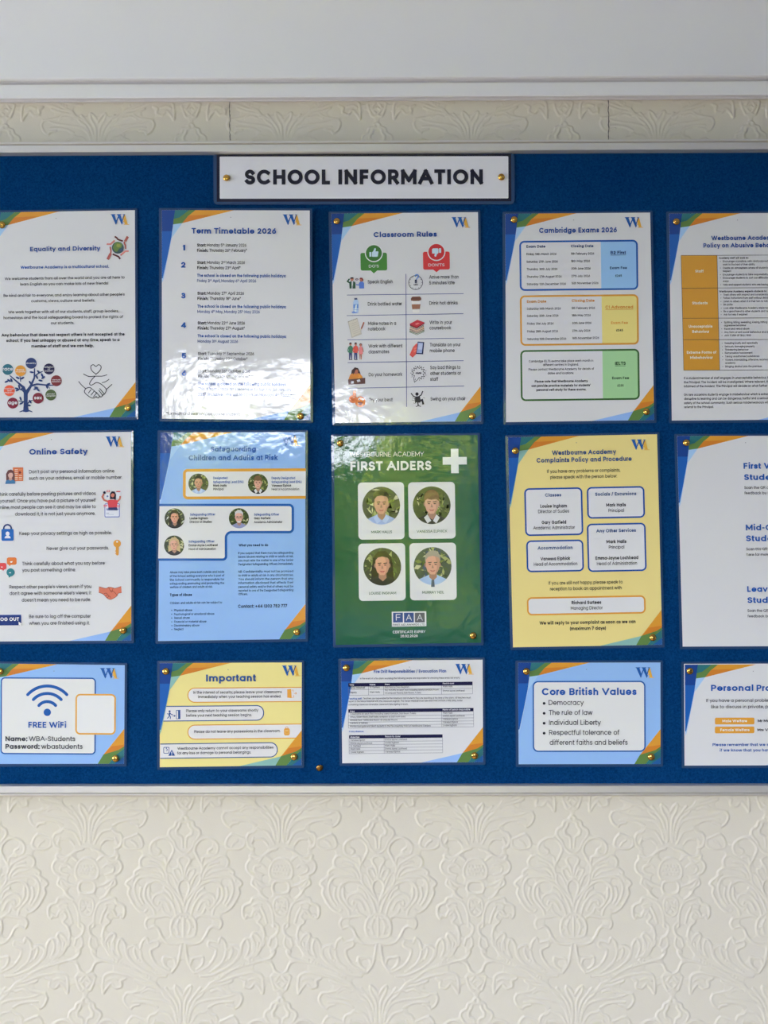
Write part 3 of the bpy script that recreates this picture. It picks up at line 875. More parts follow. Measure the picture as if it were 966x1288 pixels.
        if look.get('long'):
            p.poly(clip(U([(dx - .42, -.45), (dx - .2, -.74), (dx + .15, -.76), (dx + .42, -.5), (dx + .52, .1), (dx + .62, .75), (dx - .55, .8), (dx - .52, .2)])), hc)
        # shoulders along the lower rim
        sh = [(dx - .16, .38), (dx + .2, .38), (.68, .62), (.8, .8)] + [(math.cos(t), math.sin(t)) for t in np.linspace(.75, PI - .75, 14)] + [(-.8, .8), (-.66, .62)]
        p.poly(clip(U(sh)), look['top'])
        p.poly(U([(dx - .17, .15), (dx + .19, .15), (dx + .2, .5), (dx + .03, .66), (dx - .16, .5)]), dk)
        if look.get('tie'): p.poly(U([(dx - .05, .62), (dx + .07, .62), (dx + .1, .95), (dx - .07, .95)]), look['tie'])
        if look.get('collar'):
            p.poly(U([(dx - .2, .4), (dx - .02, .7), (dx - .2, .82), (dx - .36, .55)]), look['collar']); p.poly(U([(dx + .22, .4), (dx + .06, .7), (dx + .22, .82), (dx + .38, .55)]), look['collar'])
        p.poly(E(dx, -.36, .36, .4) if not look.get('long') else E(dx, -.34, .37, .38), hc)
        p.poly(E(dx - .33, -.08, .05, .1), dk); p.poly(E(dx + .34, -.08, .05, .1), dk)
        p.poly(U([(dx - .32, -.3), (dx - .26, -.48), (dx, -.55), (dx + .27, -.48), (dx + .33, -.3), (dx + .32, .02), (dx + .24, .24), (dx + .1, .37), (dx - .08, .37), (dx - .23, .24), (dx - .31, .02)]), sk)
        p.poly(U([(dx + .1, -.5), (dx + .27, -.46), (dx + .33, -.3), (dx + .32, .02), (dx + .24, .24), (dx + .1, .37), (dx + .2, .1), (dx + .19, -.2)]), tuple(int(v * .9) for v in sk))
        if look.get('fringe'): p.poly(U([(dx - .36, -.2), (dx - .3, -.6), (dx, -.74), (dx + .3, -.6), (dx + .37, -.2), (dx + .2, -.32), (dx - .02, -.28), (dx - .2, -.33)]), hc)
        else: p.poly(U([(dx - .35, -.28), (dx - .34, -.55), (dx - .1, -.72), (dx + .2, -.72), (dx + .36, -.52), (dx + .36, -.28), (dx + .26, -.44), (dx, -.5), (dx - .2, -.46)]), hc)
        for e in (-.13, .14):
            p.z = z + 14; p.poly(U([(dx + e - .08, -.2), (dx + e + .08, -.22), (dx + e + .08, -.18), (dx + e - .08, -.16)]), tuple(int(v * .5) for v in hc)); p.poly(E(dx + e, -.1, .06, .025, 10), (60, 40, 36))
        p.z = z + 16; p.poly(U([(dx - .01, -.1), (dx + .06, .07), (dx - .05, .07)]), dk)
        p.poly(U([(dx - .13, .16), (dx, .19), (dx + .14, .16), (dx + .07, .235), (dx - .06, .235)]), look.get('lips', (168, 96, 88)))
        if look.get('glasses'):
            for e in (-.13, .14): p.line(E(dx + e, -.1, .1, .075, 14), r * .02, (60, 60, 64), closed=True)
            p.line(U([(dx - .03, -.1), (dx + .04, -.1)]), r * .02, (60, 60, 64))
        if look.get('beard'): p.poly(U([(dx - .2, .2), (dx + .2, .2), (dx + .1, .37), (dx - .08, .37)]), look['beard'])
        return p
LEAFY = [(104, 116, 60), (70, 84, 48), (146, 150, 96), (52, 60, 40), (180, 178, 140)]
LOOK = {
 'blue_shirt': dict(bg=(62, 66, 54), leaves=LEAFY, skin=(190, 140, 118), hair=(38, 32, 34), top=(146, 164, 204), collar=(168, 184, 220)),
 'brown_bob': dict(bg=(70, 78, 48), leaves=LEAFY, skin=(198, 152, 130), hair=(112, 84, 62), top=(44, 42, 48), fringe=1, collar=(196, 196, 198)),
 'dark_long': dict(bg=(58, 62, 46), leaves=LEAFY + [(196, 196, 188)], skin=(202, 146, 122), hair=(36, 24, 24), top=(40, 34, 40), long=1, lips=(170, 78, 74)),
 'grey_beard': dict(bg=(60, 70, 44), leaves=LEAFY, skin=(206, 160, 140), hair=(190, 188, 186), top=(134, 138, 172), glasses=1, beard=(196, 190, 186)),
 'blonde_long': dict(bg=(54, 60, 44), leaves=LEAFY, skin=(204, 156, 132), hair=(186, 160, 118), top=(48, 44, 52), long=1),
 'grey_tie': dict(bg=(66, 76, 66), leaves=LEAFY + [(60, 72, 96)], skin=(200, 150, 128), hair=(150, 140, 126), top=(158, 182, 212), tie=(70, 80, 100)),
}

# ------------------------------------------------------------------ title plate
def sign():
    S = Sheet('title_sign', 'wide white sign with black border reading SCHOOL INFORMATION at the top of the board', 'sign',
              [(272.5, 193.6), (643, 193.2), (643.2, 253.2), (272.6, 253.8)], (20, 22, 40), (4.2, 1.2, 4.2, 3.6), group=None, film_r=6)
    S.part('white_panel', 10).rr(276.4, 196.8, 639.4, 249.8, 1.2, (205, 205, 210))
    S.part('heading').t('SCHOOL INFORMATION', (24, 25, 38), 307.8, 607.3, 232.2, 18.8, 15.6)
    S.build()
sign()

# ------------------------------------------------------------------ upper row
def equality():
    S = Sheet('laminated_notice', 'white equality and diversity notice with a drawn tree of coloured discs and a handshake', 'notice',
              [(-15.5, 267.5), (169.6, 264.4), (170.6, 524.6), (-14, 525.2)])
    S.corners(); S.crest(139.4, 269.5)
    S.use(0, 255, 4.6)
    S.part('heading').t('Equality and Diversity', NAVY, 175, 580, 279, 25, 13)
    g = S.part('globe_icon', 20); k = 9.66 / 4.6; ox, oy = 120 * 4.6, 0
    m = lambda P: [(ox + x / k, oy + y / k) for x, y in P]
    for P, wd, c in (([(235, 412), (258, 425), (275, 447), (335, 468)], 20, (88, 46, 44)), ([(395, 412), (362, 470)], 30, (160, 88, 78)), ([(358, 470), (350, 490), (366, 520), (368, 562)], 18, (160, 88, 78)),
                     ([(405, 588), (365, 590), (340, 610), (305, 640)], 20, (196, 122, 114)), ([(303, 685), (280, 655), (210, 625)], 20, (84, 42, 42)),
                     ([(150, 690), (185, 620)], 32, (160, 84, 76)), ([(185, 622), (190, 590), (180, 535)], 18, (160, 84, 76)), ([(138, 505), (185, 505), (235, 460)], 20, (196, 122, 114))):
        g.line(m(P), wd / k, c)
    c = m([(274, 548)])[0]; g.disc(c[0], c[1], 72 / k, (30, 52, 66)); g.disc(c[0], c[1], 68 / k, (56, 82, 84))
    g.poly(m([(225, 510), (250, 485), (300, 480), (330, 510), (318, 545), (290, 560), (262, 600), (235, 590), (215, 550)]), (98, 124, 62))
    g.poly(m([(262, 500), (300, 505), (310, 530), (280, 545), (255, 530)]), (142, 146, 70))
    g.poly(m([(300, 575), (325, 560), (335, 575), (315, 600)]), (60, 78, 110))
    S.part('paragraph').t('Westbourne Academy is a multicultural school.', BLUE, 120, 631, 380, 17, 12)
    t = S.part('paragraph')
    for s, a, b, y in (('We welcome students from all over the world and you are all here to', 28, 722, 444), ('learn English so you can make lots of new friends!', 118, 627, 477),
                       ("Be kind and fair to everyone, and enjoy learning about other people's", 22, 722, 542), ('customs, views, culture and beliefs.', 182, 550, 575),
                       ('We work together with all of our students, staff, group leaders,', 48, 686, 638), ('homestays and the local safeguarding board to protect the rights of', 22, 712, 671), ('our students.', 295, 430, 704)):
        t.t(s, BLK, a, b, y, 16)
    t = S.part('paragraph')
    for s, a, b, y in (('Any behaviour that does not respect others is not accepted at the', 10, 721, 772), ('school. If you feel unhappy or abused at any time, speak to a', 38, 692, 804), ('member of staff and we can help.', 183, 543, 837)):
        t.t(s, (24, 24, 28), a, b, y, 17, 13)
    # tree of characteristics
    S.use(0, 440, 5.367)
    T_ = (40, 58, 102)
    p = S.part('tree_illustration', 12)
    for P, w_ in (([(176, 418), (174, 360), (174, 300), (180, 270)], [40, 26, 28, 22]), ([(174, 300), (160, 255), (120, 220), (65, 172)], [26, 18, 11, 6]), ([(178, 290), (205, 250), (232, 190), (234, 125)], [26, 17, 11, 7]),
                  ([(205, 245), (250, 232), (310, 238), (362, 240)], [14, 12, 10, 6]), ([(233, 180), (258, 160), (290, 145)], [9, 8, 6]), ([(168, 290), (145, 268), (110, 265)], [9, 8, 6]), ([(135, 178), (140, 215)], [6, 6]),
                  ([(165, 352), (125, 344)], [9, 5]), ([(178, 375), (200, 348), (222, 340)], [10, 8, 5]), ([(132, 420), (155, 412), (176, 414), (200, 412), (220, 420)], [5, 9, 16, 9, 5]), ([(320, 240), (338, 262)], [6, 4])):
        p.line(P, w_, T_)
    for x, y, a in ((45, 215, -.4), (78, 205, 1.2), (62, 208, .6), (120, 190, .5), (152, 192, -.5), (115, 262, .3), (130, 250, 1.3), (150, 264, -.6), (120, 272, -.5), (140, 330, 1.2), (145, 362, -.5), (205, 350, 1.0), (195, 375, .2),
                    (215, 152, .2), (250, 185, 1.1), (285, 172, 1.2), (292, 188, -.6), (275, 208, .2), (240, 264, -.4), (258, 271, .8), (318, 250, 1.2), (328, 232, -.4), (205, 222, 1.0), (262, 150, .8), (245, 255, .3)):
        p.disc(x, y, 15, T_, 6.5, 10, a)
    for nm, x, y, c, words in (('race', 53, 133, (48, 100, 112), ['race']), ('', 139, 142, (204, 140, 52), ['being', 'married']), ('', 211, 91, (40, 54, 98), ['disability']), ('', 331, 130, (34, 32, 64), ['religion', 'or', 'belief']),
                               ('', 381, 209, (116, 50, 48), ['sexual', 'orientation']), ('', 64, 276, (208, 86, 54), ['marriage', 'and', 'pregnancy']), ('', 344, 305, (74, 90, 50), ['gender', 'reassignment']),
                               ('', 258, 327, (114, 38, 48), ['sex']), ('', 87, 360, (114, 34, 48), ['age'])):
        d = S.part('word_disc', 24); d.disc(x, y, 37, c)
        d.z = 30
        big = len(words) == 1 and len(words[0]) < 5
        for i, wd in enumerate(words):
            if big: d.tc(wd, WHT, x, y + 8, 24, 12)
            else: d.t(wd, (210, 210, 206), x - min(33, 4.6 * len(wd)), x + min(33, 4.6 * len(wd)), y + 4 + (i - (len(words) - 1) / 2) * 13, 9, 10)
    h = S.part('handshake_drawing', 14); K = (34, 34, 38)
    for P in ([(648, 165), (622, 143), (613, 122), (617, 106), (632, 101), (648, 113), (664, 101), (679, 107), (683, 122), (672, 144), (648, 165)], [(565, 164), (600, 180), (640, 178), (690, 178), (722, 169)],
              [(640, 180), (615, 208), (605, 230), (615, 239), (632, 232), (652, 221), (680, 230), (712, 258), (718, 275), (706, 298), (690, 308)], [(690, 222), (712, 216), (736, 200)], [(532, 215), (555, 242), (578, 262)], [(756, 234), (720, 266)],
              [(580, 262), (570, 280), (580, 298), (612, 322), (634, 326), (650, 315)], [(580, 262), (604, 254), (626, 268), (652, 292)], [(598, 292), (614, 270)], [(615, 306), (634, 282)], [(632, 318), (650, 294)], [(650, 318), (664, 325), (674, 314)],
              [(652, 288), (674, 314), (684, 318), (692, 306), (668, 274)], [(674, 262), (704, 298)]):
        h.line(smooth_line(P, 3), 5, K, 2)
    S.build()
equality()

def timetable():
    S = Sheet('laminated_notice', 'white term timetable notice with six numbered terms and window glare across its foot', 'notice',
              [(206.0, 267.8), (390.4, 268.3), (390.4, 528.6), (203.8, 526.6)], lean=1.8)
    S.corners(); S.crest(356.8, 273.2)
    S.use(195, 255, 4.517)
    S.part('heading').t('Term Timetable 2026', NAVY, 217, 693, 190, 31, 13.5)
    n = S.part('term_numbers'); t = S.part('paragraph'); b = S.part('paragraph')
    for s, a, c, y in (('1', 167, 180, 283), ('2', 156, 181, 379), ('3', 155, 180, 551), ('4', 153, 181, 716), ('5', 155, 180, 888), ('6', 154, 181, 986)): n.t(s, BLUE, a, c, y, 31, 14.5)
    def row(y, k, s, x1):
        t.t(k, BLK, 247, 297 if k == 'Start:' else 309, y, 17, 13); t.t(s, BLK, 303 if k == 'Start:' else 316, x1, y, 17)
    for r in ((262, 'Start:', 'Monday 5^th^ January 2026', 525), (291, 'Finish:', 'Thursday 26^th^ February*', 528), (359, 'Start:', 'Monday 2^nd^ March 2026', 516), (388, 'Finish:', 'Thursday 23^rd^ April*', 491),
              (531, 'Start:', 'Monday 27^th^ April 2026', 510), (560, 'Finish:', 'Thursday 18^th^ June*', 491), (697, 'Start:', 'Monday 22^nd^ June 2026', 514), (726, 'Finish:', 'Thursday 27^th^ August*', 513),
              (869, 'Start:', 'Tuesday 1^st^ September 2026', 565), (898, 'Finish:', 'Thursday 22^nd^ October*', 528), (967, 'Start:', 'Monday 26^th^ October 2026', 541), (997, 'Finish:', 'Thursday 17^th^ December*', 541)): row(*r)
    H = 'The school is closed on the following public holidays:'
    for y, x1 in ((432, 748), (605, 748), (771, 748), (1040, 748)): b.t(H, BLUE, 246, x1, y, 17, 12.5)
    for s, x1, y in (('Friday 3^rd^ April, Monday 6^th^ April 2026', 579, 461), ('Monday 4^th^ May, Monday 25^th^ May 2026', 598, 634), ('Monday 31^st^ August 2026', 474, 800),
                     ('This is from Friday 18^th^ December to Sunday 3^rd^ January', 775, 1069), ('2027 (inclusive). We will re-open on Monday 4^th^ January', 790, 1100)): b.t(s, (60, 84, 140), 246, x1, y, 17)
    S.part('footnote').t('*for main and examination course students', BLK, 66, 486, 1208, 17)
    S.build()
timetable()

def rules():
    S = Sheet('laminated_notice', "white classroom rules notice with green do's badge and red don'ts badge", 'notice',
              [(416.5, 268.7), (601.1, 266.8), (605.2, 529.8), (421.8, 532.0)])
    S.corners(); S.crest(568, 273.2)
    S.use(405, 255, 4.519)
    S.part('heading').t('Classroom Rules', NAVY, 293, 652, 195, 29, 13.5)
    g = S.part('table_rules', 12); LN = (56, 66, 128)
    g.line([(477, 405), (481, 1160)], 3.2, LN)
    for a, b in (((142, 525), (805, 517)), ((141, 642), (803, 631)), ((145, 780), (808, 770)), ((146, 909), (805, 898)), ((150, 1055), (808, 1042))): g.line([a, b], 3.2, LN)
    t = S.part('paragraph')
    for s, a, b, y in (('Speak English', 260, 402, 459), ('Arrive more than', 609, 777, 432), ('5 minutes late', 609, 754, 465), ('Drink bottled water', 261, 455, 585), ('Drink hot drinks', 610, 771, 580), ('Make notes in a', 262, 421, 696), ('notebook', 262, 359, 727),
                       ('Write in your', 611, 738, 690), ('coursebook', 611, 733, 721), ('Work with different', 264, 457, 824), ('classmates', 265, 382, 857), ('Translate on your', 613, 788, 817), ('mobile phone', 613, 754, 850), ('Do your homework', 266, 456, 986),
                       ('Say bad things to', 615, 787, 946), ('other students or', 615, 790, 979), ('staff', 615, 660, 1013), ('Try your best!', 268, 402, 1130), ('Swing on your chair', 617, 815, 1124)): t.t(s, BLK, a, b, y, 20)
    S.use(430, 300, 5.367)
    d = S.part('dos_badge', 12); G_ = (66, 122, 52); d.rr(126, 97, 305, 216, 12, G_); d.poly([(192, 214), (216, 236), (242, 213)], G_); d.disc(216, 99, 61, (206, 208, 206)); d.disc(216, 99, 54, (58, 108, 48))
    TH = (184, 206, 222); d.rr(186, 92, 199, 123, 2, TH); d.poly([(203, 122), (203, 94), (212, 86), (220, 66), (228, 66), (230, 72), (227, 87), (245, 87), (247, 92), (242, 121), (236, 124), (208, 124)], TH)
    d.z = 40; d.t("DO'S", WHT, 182, 250, 197, 19, 10)
    d = S.part('donts_badge', 12); R_ = (196, 58, 58); d.rr(548, 89, 728, 210, 12, R_); d.poly([(614, 208), (639, 228), (664, 207)], R_); d.disc(638, 91, 61, (206, 206, 206)); d.disc(638, 91, 54, (186, 50, 52))
    d.rr(656, 66, 670, 97, 2, TH); d.poly([(652, 98), (652, 70), (646, 66), (616, 67), (609, 72), (608, 98), (612, 102), (628, 102), (624, 116), (628, 123), (636, 122), (642, 106)], TH)
    d.z = 40; d.t("DON'TS", WHT, 584, 693, 189, 19, 10)
    sk, red, dkk = (176, 112, 88), (190, 72, 66), (48, 46, 50)
    p = S.part('talking_people_icon', 14)
    p.poly([(52, 338), (50, 300), (58, 289), (82, 289), (92, 300), (92, 338)], (42, 78, 54)); p.line([(54, 300), (38, 290), (52, 272)], 9, (42, 78, 54)); p.poly([(66, 289), (76, 289), (74, 338), (66, 338)], (196, 200, 200)); p.disc(68, 275, 11, sk, 13); p.poly([(55, 272), (60, 262), (76, 262), (82, 270), (70, 272)], dkk)
    p.poly([(118, 338), (115, 302), (124, 291), (142, 291), (150, 304), (150, 338)], (84, 116, 190)); p.line([(118, 315), (96, 312)], 7, (84, 116, 190)); p.disc(131, 279, 11, sk, 13); p.poly([(118, 274), (124, 265), (138, 265), (146, 282), (140, 290), (134, 274)], (120, 50, 50)); p.disc(101, 276, 11, (104, 84, 100), 7); p.line([(96, 276), (106, 276)], 3, WHT)
    p.line([(72, 338), (72, 318)], 2, dkk)
    p = S.part('clock_icon', 14); p.arc(498, 298, 47, 0, 360, 4, (52, 54, 62), 36)
    for k in range(12):
        a = k * PI / 6; p.line([(498 + 38 * math.cos(a), 298 + 38 * math.sin(a)), (498 + 43 * math.cos(a), 298 + 43 * math.sin(a))], 3, (60, 60, 68))
    p.arc(506, 255, 11, 170, 420, 7, (84, 130, 196)); p.line([(512, 264), (505, 272), (505, 278)], 7, (84, 130, 196)); p.line([(500, 276), (506, 290)], 4, (40, 60, 110)); p.z = 40; p.tc('5', (36, 42, 70), 499, 303, 24, 15); p.tc('MIN', (40, 44, 60), 499, 318, 11, 13)
    p = S.part('water_bottle_icon', 14); p.poly([(82, 414), (108, 412), (113, 432), (112, 502), (77, 504), (76, 434)], (162, 186, 222)); p.poly([(84, 402), (104, 402), (105, 413), (84, 414)], (66, 74, 106)); p.poly([(77, 445), (112, 443), (112, 470), (77, 472)], (98, 136, 200)); p.poly([(92, 448), (102, 447), (96, 500), (84, 500)], (204, 216, 232)); p.poly([(64, 498), (80, 490), (110, 504), (74, 506)], (110, 140, 200)); p.line([(76, 482), (112, 480)], 2, (98, 130, 190))
    p = S.part('coffee_cup_icon', 14); p.poly([(470, 414), (532, 412), (523, 498), (512, 502), (488, 502), (478, 498)], (214, 212, 206)); p.poly([(471, 445), (531, 443), (526, 475), (475, 476)], (150, 104, 82)); p.poly([(466, 418), (466, 404), (476, 393), (526, 392), (536, 402), (536, 416), (520, 421), (482, 422)], (112, 74, 58)); p.line([(472, 404), (530, 403)], 3, (84, 54, 44)); p.line([(474, 478), (527, 477)], 2, (110, 90, 80))
    p = S.part('notebook_icon', 14); p.poly([(40, 562), (104, 538), (134, 646), (66, 672)], (176, 170, 158)); p.poly([(47, 563), (102, 543), (129, 642), (70, 664)], (194, 188, 174))
    for k in range(7): p.line([(56 + 4 * k, 580 + 13 * k), (104 + 3.6 * k, 562 + 13 * k)], 1.6, (160, 154, 144))
    for k in range(8): p.disc(44 + 8.2 * k, 562 - 3.1 * k, 2.4, (84, 80, 78), n=8)
    p.line([(149, 566), (131, 610)], 8, (160, 92, 66)); p.poly([(127, 608), (135, 611), (127, 620)], (214, 186, 150))
    p = S.part('book_stack_icon', 14)
    for i, c in enumerate(((70, 108, 84), (122, 84, 66), (180, 136, 96), (96, 70, 62))):
        y = 632 - 12 * i; p.poly([(456 + i, y - 10), (506, y + 10), (556 - i, y - 14), (556 - i, y - 2), (506, y + 20), (458 + i, y + 2)], c); p.poly([(460, y - 4), (506, y + 14), (553, y - 9), (553, y - 6), (506, y + 17), (460, y - 1)], (214, 204, 186))
    p.poly([(458, 576), (510, 549), (558, 567), (506, 598)], (182, 54, 60)); p.poly([(458, 576), (506, 598), (506, 606), (459, 586)], (146, 40, 48)); p.poly([(506, 598), (558, 567), (557, 576), (506, 606)], (126, 36, 44)); p.poly([(492, 578), (512, 568), (526, 573), (506, 584)], (206, 110, 106))
    S.use(430, 410, 5.367)
    p = S.part('classmates_icon', 14)
    for x, top, leg, hair in ((58, (66, 112, 86), (58, 66, 104), (60, 40, 40)), (93, (196, 76, 62), (52, 62, 108), (50, 40, 44))):
        p.poly([(x - 10, 178), (x + 11, 178), (x + 11, 226), (x + 4, 226), (x + 1, 190), (x - 3, 226), (x - 10, 226)], leg); p.poly([(x - 13, 182), (x - 12, 140), (x - 4, 133), (x + 6, 133), (x + 13, 140), (x + 14, 182)], top); p.line([(x - 12, 142), (x - 18, 165), (x - 14, 178)], 6, top); p.line([(x + 12, 142), (x + 17, 168)], 6, top); p.disc(x, 123, 8, sk, 10); p.poly([(x - 9, 122), (x - 6, 112), (x + 6, 112), (x + 9, 121)], hair); p.line([(x - 10, 228), (x + 12, 228)], 4, dkk)
    p.poly([(118, 192), (121, 227), (125, 227), (126, 192), (130, 227), (134, 227), (135, 190)], sk); p.poly([(113, 192), (117, 144), (124, 138), (132, 138), (138, 144), (142, 190)], (212, 124, 122)); p.line([(138, 146), (145, 176)], 5, sk); p.disc(127, 128, 8, sk, 10); p.poly([(117, 140), (118, 122), (127, 117), (136, 122), (137, 142), (132, 122), (121, 124)], (56, 40, 42))
    p = S.part('phone_in_hand_icon', 14); p.poly([(457, 196), (482, 140), (505, 116), (520, 150), (505, 186), (478, 214)], (204, 84, 74)); p.poly([(512, 106), (556, 109), (548, 192), (500, 189)], (36, 42, 76)); p.poly([(515, 112), (548, 114), (540, 184), (505, 182)], (142, 156, 196)); p.poly([(519, 118), (544, 120), (540, 160), (514, 158)], (172, 180, 206)); p.poly([(486, 150), (506, 142), (508, 150), (490, 162)], (222, 110, 96)); p.poly([(484, 168), (503, 160), (505, 168), (486, 180)], (222, 110, 96))
    p = S.part('homework_icon', 14); p.poly([(60, 340), (66, 300), (88, 279), (110, 285), (122, 310), (130, 340)], (72, 56, 54)); p.poly([(44, 362), (56, 328), (80, 318), (118, 320), (138, 340), (142, 362)], (198, 126, 52)); p.poly([(82, 300), (98, 290), (110, 302), (108, 322), (92, 328), (82, 316)], (168, 104, 80)); p.poly([(76, 330), (76, 296), (90, 284), (108, 290), (92, 298), (84, 320)], (72, 56, 54)); p.line([(116, 330), (122, 345), (108, 352)], 8, (212, 142, 66)); p.poly([(42, 362), (158, 350), (158, 390), (44, 397)], (92, 66, 60)); p.poly([(62, 374), (80, 372), (80, 388), (63, 390)], (204, 204, 206)); p.poly([(100, 366), (120, 360), (126, 374), (106, 380)], (198, 202, 210))
    p = S.part('angry_words_icon', 14); P = []
    for k in range(22):
        a = 2 * PI * k / 22; r = 30 if k % 2 else 46; P.append((517 + r * math.cos(a) * 1.05, 318 + r * math.sin(a)))
    P[7] = (490, 380); p.line(P, 3.4, (44, 44, 48), closed=True)
    for k in range(11):
        a = 2 * PI * (k + .5) / 11; p.line([(517 + 46 * math.cos(a), 318 + 42 * math.sin(a)), (517 + 56 * math.cos(a), 318 + 52 * math.sin(a))], 3, (50, 50, 54))
    p.line([(498, 322), (503, 314), (508, 324), (513, 314), (518, 324), (523, 314), (528, 324), (532, 312), (536, 324)], 3.6, (44, 44, 48))
    p = S.part('thumbs_up_face_icon', 14); F_ = (206, 112, 52); p.disc(124, 512, 35, F_, 37); p.disc(128, 516, 26, (216, 128, 60), 28); p.disc(76, 494, 28, F_, 27); p.rr(74, 436, 96, 482, 10, F_); p.line([(60, 486), (84, 484)], 3, (172, 88, 40)); p.line([(58, 500), (84, 500)], 3, (172, 88, 40))
    p.disc(118, 494, 6, (220, 214, 206), 8); p.disc(141, 497, 6, (220, 214, 206), 8); p.disc(119, 495, 3, dkk, 5); p.disc(141, 498, 3, dkk, 5); p.poly([(106, 514), (142, 516), (132, 534), (116, 533)], (110, 46, 40)); p.line([(108, 484), (122, 480)], 3, (130, 70, 40)); p.line([(136, 484), (148, 488)], 3, (130, 70, 40))
    p = S.part('chair_swinging_icon', 14); p.disc(507, 460, 11, dkk, 12); p.line([(504, 482), (482, 474), (467, 454)], 7, dkk); p.line([(514, 480), (536, 466), (546, 440)], 7, dkk); p.poly([(494, 476), (526, 474), (534, 508), (528, 518), (500, 516)], dkk); p.line([(520, 508), (542, 500), (550, 530)], 13, dkk); p.line([(512, 515), (516, 540)], 7, dkk); p.line([(500, 545), (516, 538), (534, 544)], 5, dkk); p.line([(492, 486), (498, 522)], 6, dkk)
    for a in ((474, 486, 488, 490), (472, 500, 490, 504), (548, 484, 560, 488), (482, 520, 494, 524)): p.line([a[:2], a[2:]], 2.4, (70, 70, 74))
    S.build()
rules()

def cambridge():
    S = Sheet('laminated_notice', 'white exam dates notice holding a blue, a yellow and a green outlined table', 'notice',
              [(635.5, 268.9), (817.7, 267.4), (822.9, 528.4), (636.6, 531.0)])
    S.corners(); S.crest(785.7, 273.2)
    S.use(620, 255, 4.519); S.part('heading').t('Cambridge Exams 2026', NAVY, 262, 704, 171, 29, 13.5)
    S.use(640, 290, 5.367)
    EX = ['Exam Date', 'Closing Date']
    for nm, x0, y0, x1, y1, c, xc, fill in (('blue', 72, 66, 872, 404, (34, 84, 158), 622, (138, 178, 228)), ('yellow', 76, 434, 876, 774, (200, 142, 52), 628, (222, 200, 120)), ('green', 79, 803, 882, 1147, (58, 96, 50), 633, (152, 194, 142))):
        p = S.part('exam_table', 12); p.frame(x0, y0, x1, y1, 34, 12, c, (202, 202, 203))
        z = p.z; xm, ym = (x0 + x1) / 2, (y0 + y1) / 2; old = S.tilt; S.tilt = lambda P, a, b: old(P, xm, ym); p.rr(xc, y0 + 12, x1 - 12, y1 - 12, 22, fill, (0, 1, 1, 0)); S.tilt = old
    t = S.part('paragraph'); c1, c2 = (40, 62, 110), (204, 140, 60)
    t.t('Exam Date', c1, 118, 246, 117, 18, 13); t.t('Closing Date', c1, 418, 570, 114, 18, 13); t.t('Exam Date', c2, 122, 252, 488, 18, 13); t.t('Closing Date', c2, 424, 578, 482, 18, 13)
    for s, a, b, y in (('Friday 13th March 2026', 118, 320, 167), ('5th February 2026', 420, 575, 164), ('Saturday 20th June 2026', 119, 330, 218), ('18th May 2026', 420, 547, 214), ('Thursday 30th July 2026', 120, 327, 268), ('30th June 2026', 421, 551, 264),
                       ('Thursday 27th August 2026', 121, 355, 319), ('27th July 2026', 422, 547, 315), ('Saturday 12th December 2026', 121, 385, 369), ('16th November 2026', 423, 604, 363),
                       ('Saturday 14th March 2026', 122, 350, 535), ('5th February 2026', 424, 581, 531), ('Saturday 20th June 2026', 122, 334, 583), ('18th May 2026', 426, 552, 580), ('Friday 31st July 2026', 123, 301, 636), ('30th June 2026', 427, 556, 632),
                       ('Friday 28th August 2026', 124, 332, 688), ('27th July 2026', 427, 549, 684), ('Saturday 12th December 2026', 124, 387, 739), ('16th November 2026', 428, 608, 733),
                       ('Cambridge IELTS exams take place each month in', 135, 569, 888), ('different centres in England.', 230, 470, 913), ('Please contact Westbourne Academy for details of', 133, 574, 943), ('dates and locations.', 262, 438, 970)): t.t(s, BLK, a, b, y, 15)
    for s, a, b, y in (('Please note that Westbourne Academy', 175, 532, 1025), ("can provide practice materials for students'", 152, 551, 1054), ('personal self-study for these exams.', 186, 522, 1082)): t.t(s, BLK, a, b, y, 16, 13)
    f = S.part('exam_names')
    for s, c, a, b, y, cap in (('B2 First', c1, 686, 789, 160, 21), ('C1 Advanced', c2, 651, 838, 527, 21), ('IELTS', (52, 84, 52), 717, 788, 908, 22)):
        f.t(s, c, a, b, y, cap, 12.5); f.z = 39; f.line([(a, y + 6.5 + (b - a) * .006), (b, y + 6.5 - (b - a) * .006)], 2.6, c); f.z = 40
    for s, c, a, b, y, cap, w_ in (('Exam Fee', c1, 682, 797, 261, 17, 12), ('\u00a3245', BLK, 718, 762, 313, 15, 11), ('Exam Fee', c2, 690, 803, 631, 17, 12), ('\u00a3245', BLK, 724, 770, 681, 15, 12), ('Exam Fee', (48, 74, 50), 697, 811, 1004, 17, 12), ('\u00a3235', BLK, 732, 774, 1054, 15, 11)): f.t(s, c, a, b, y, cap, w_)
    S.build()
cambridge()

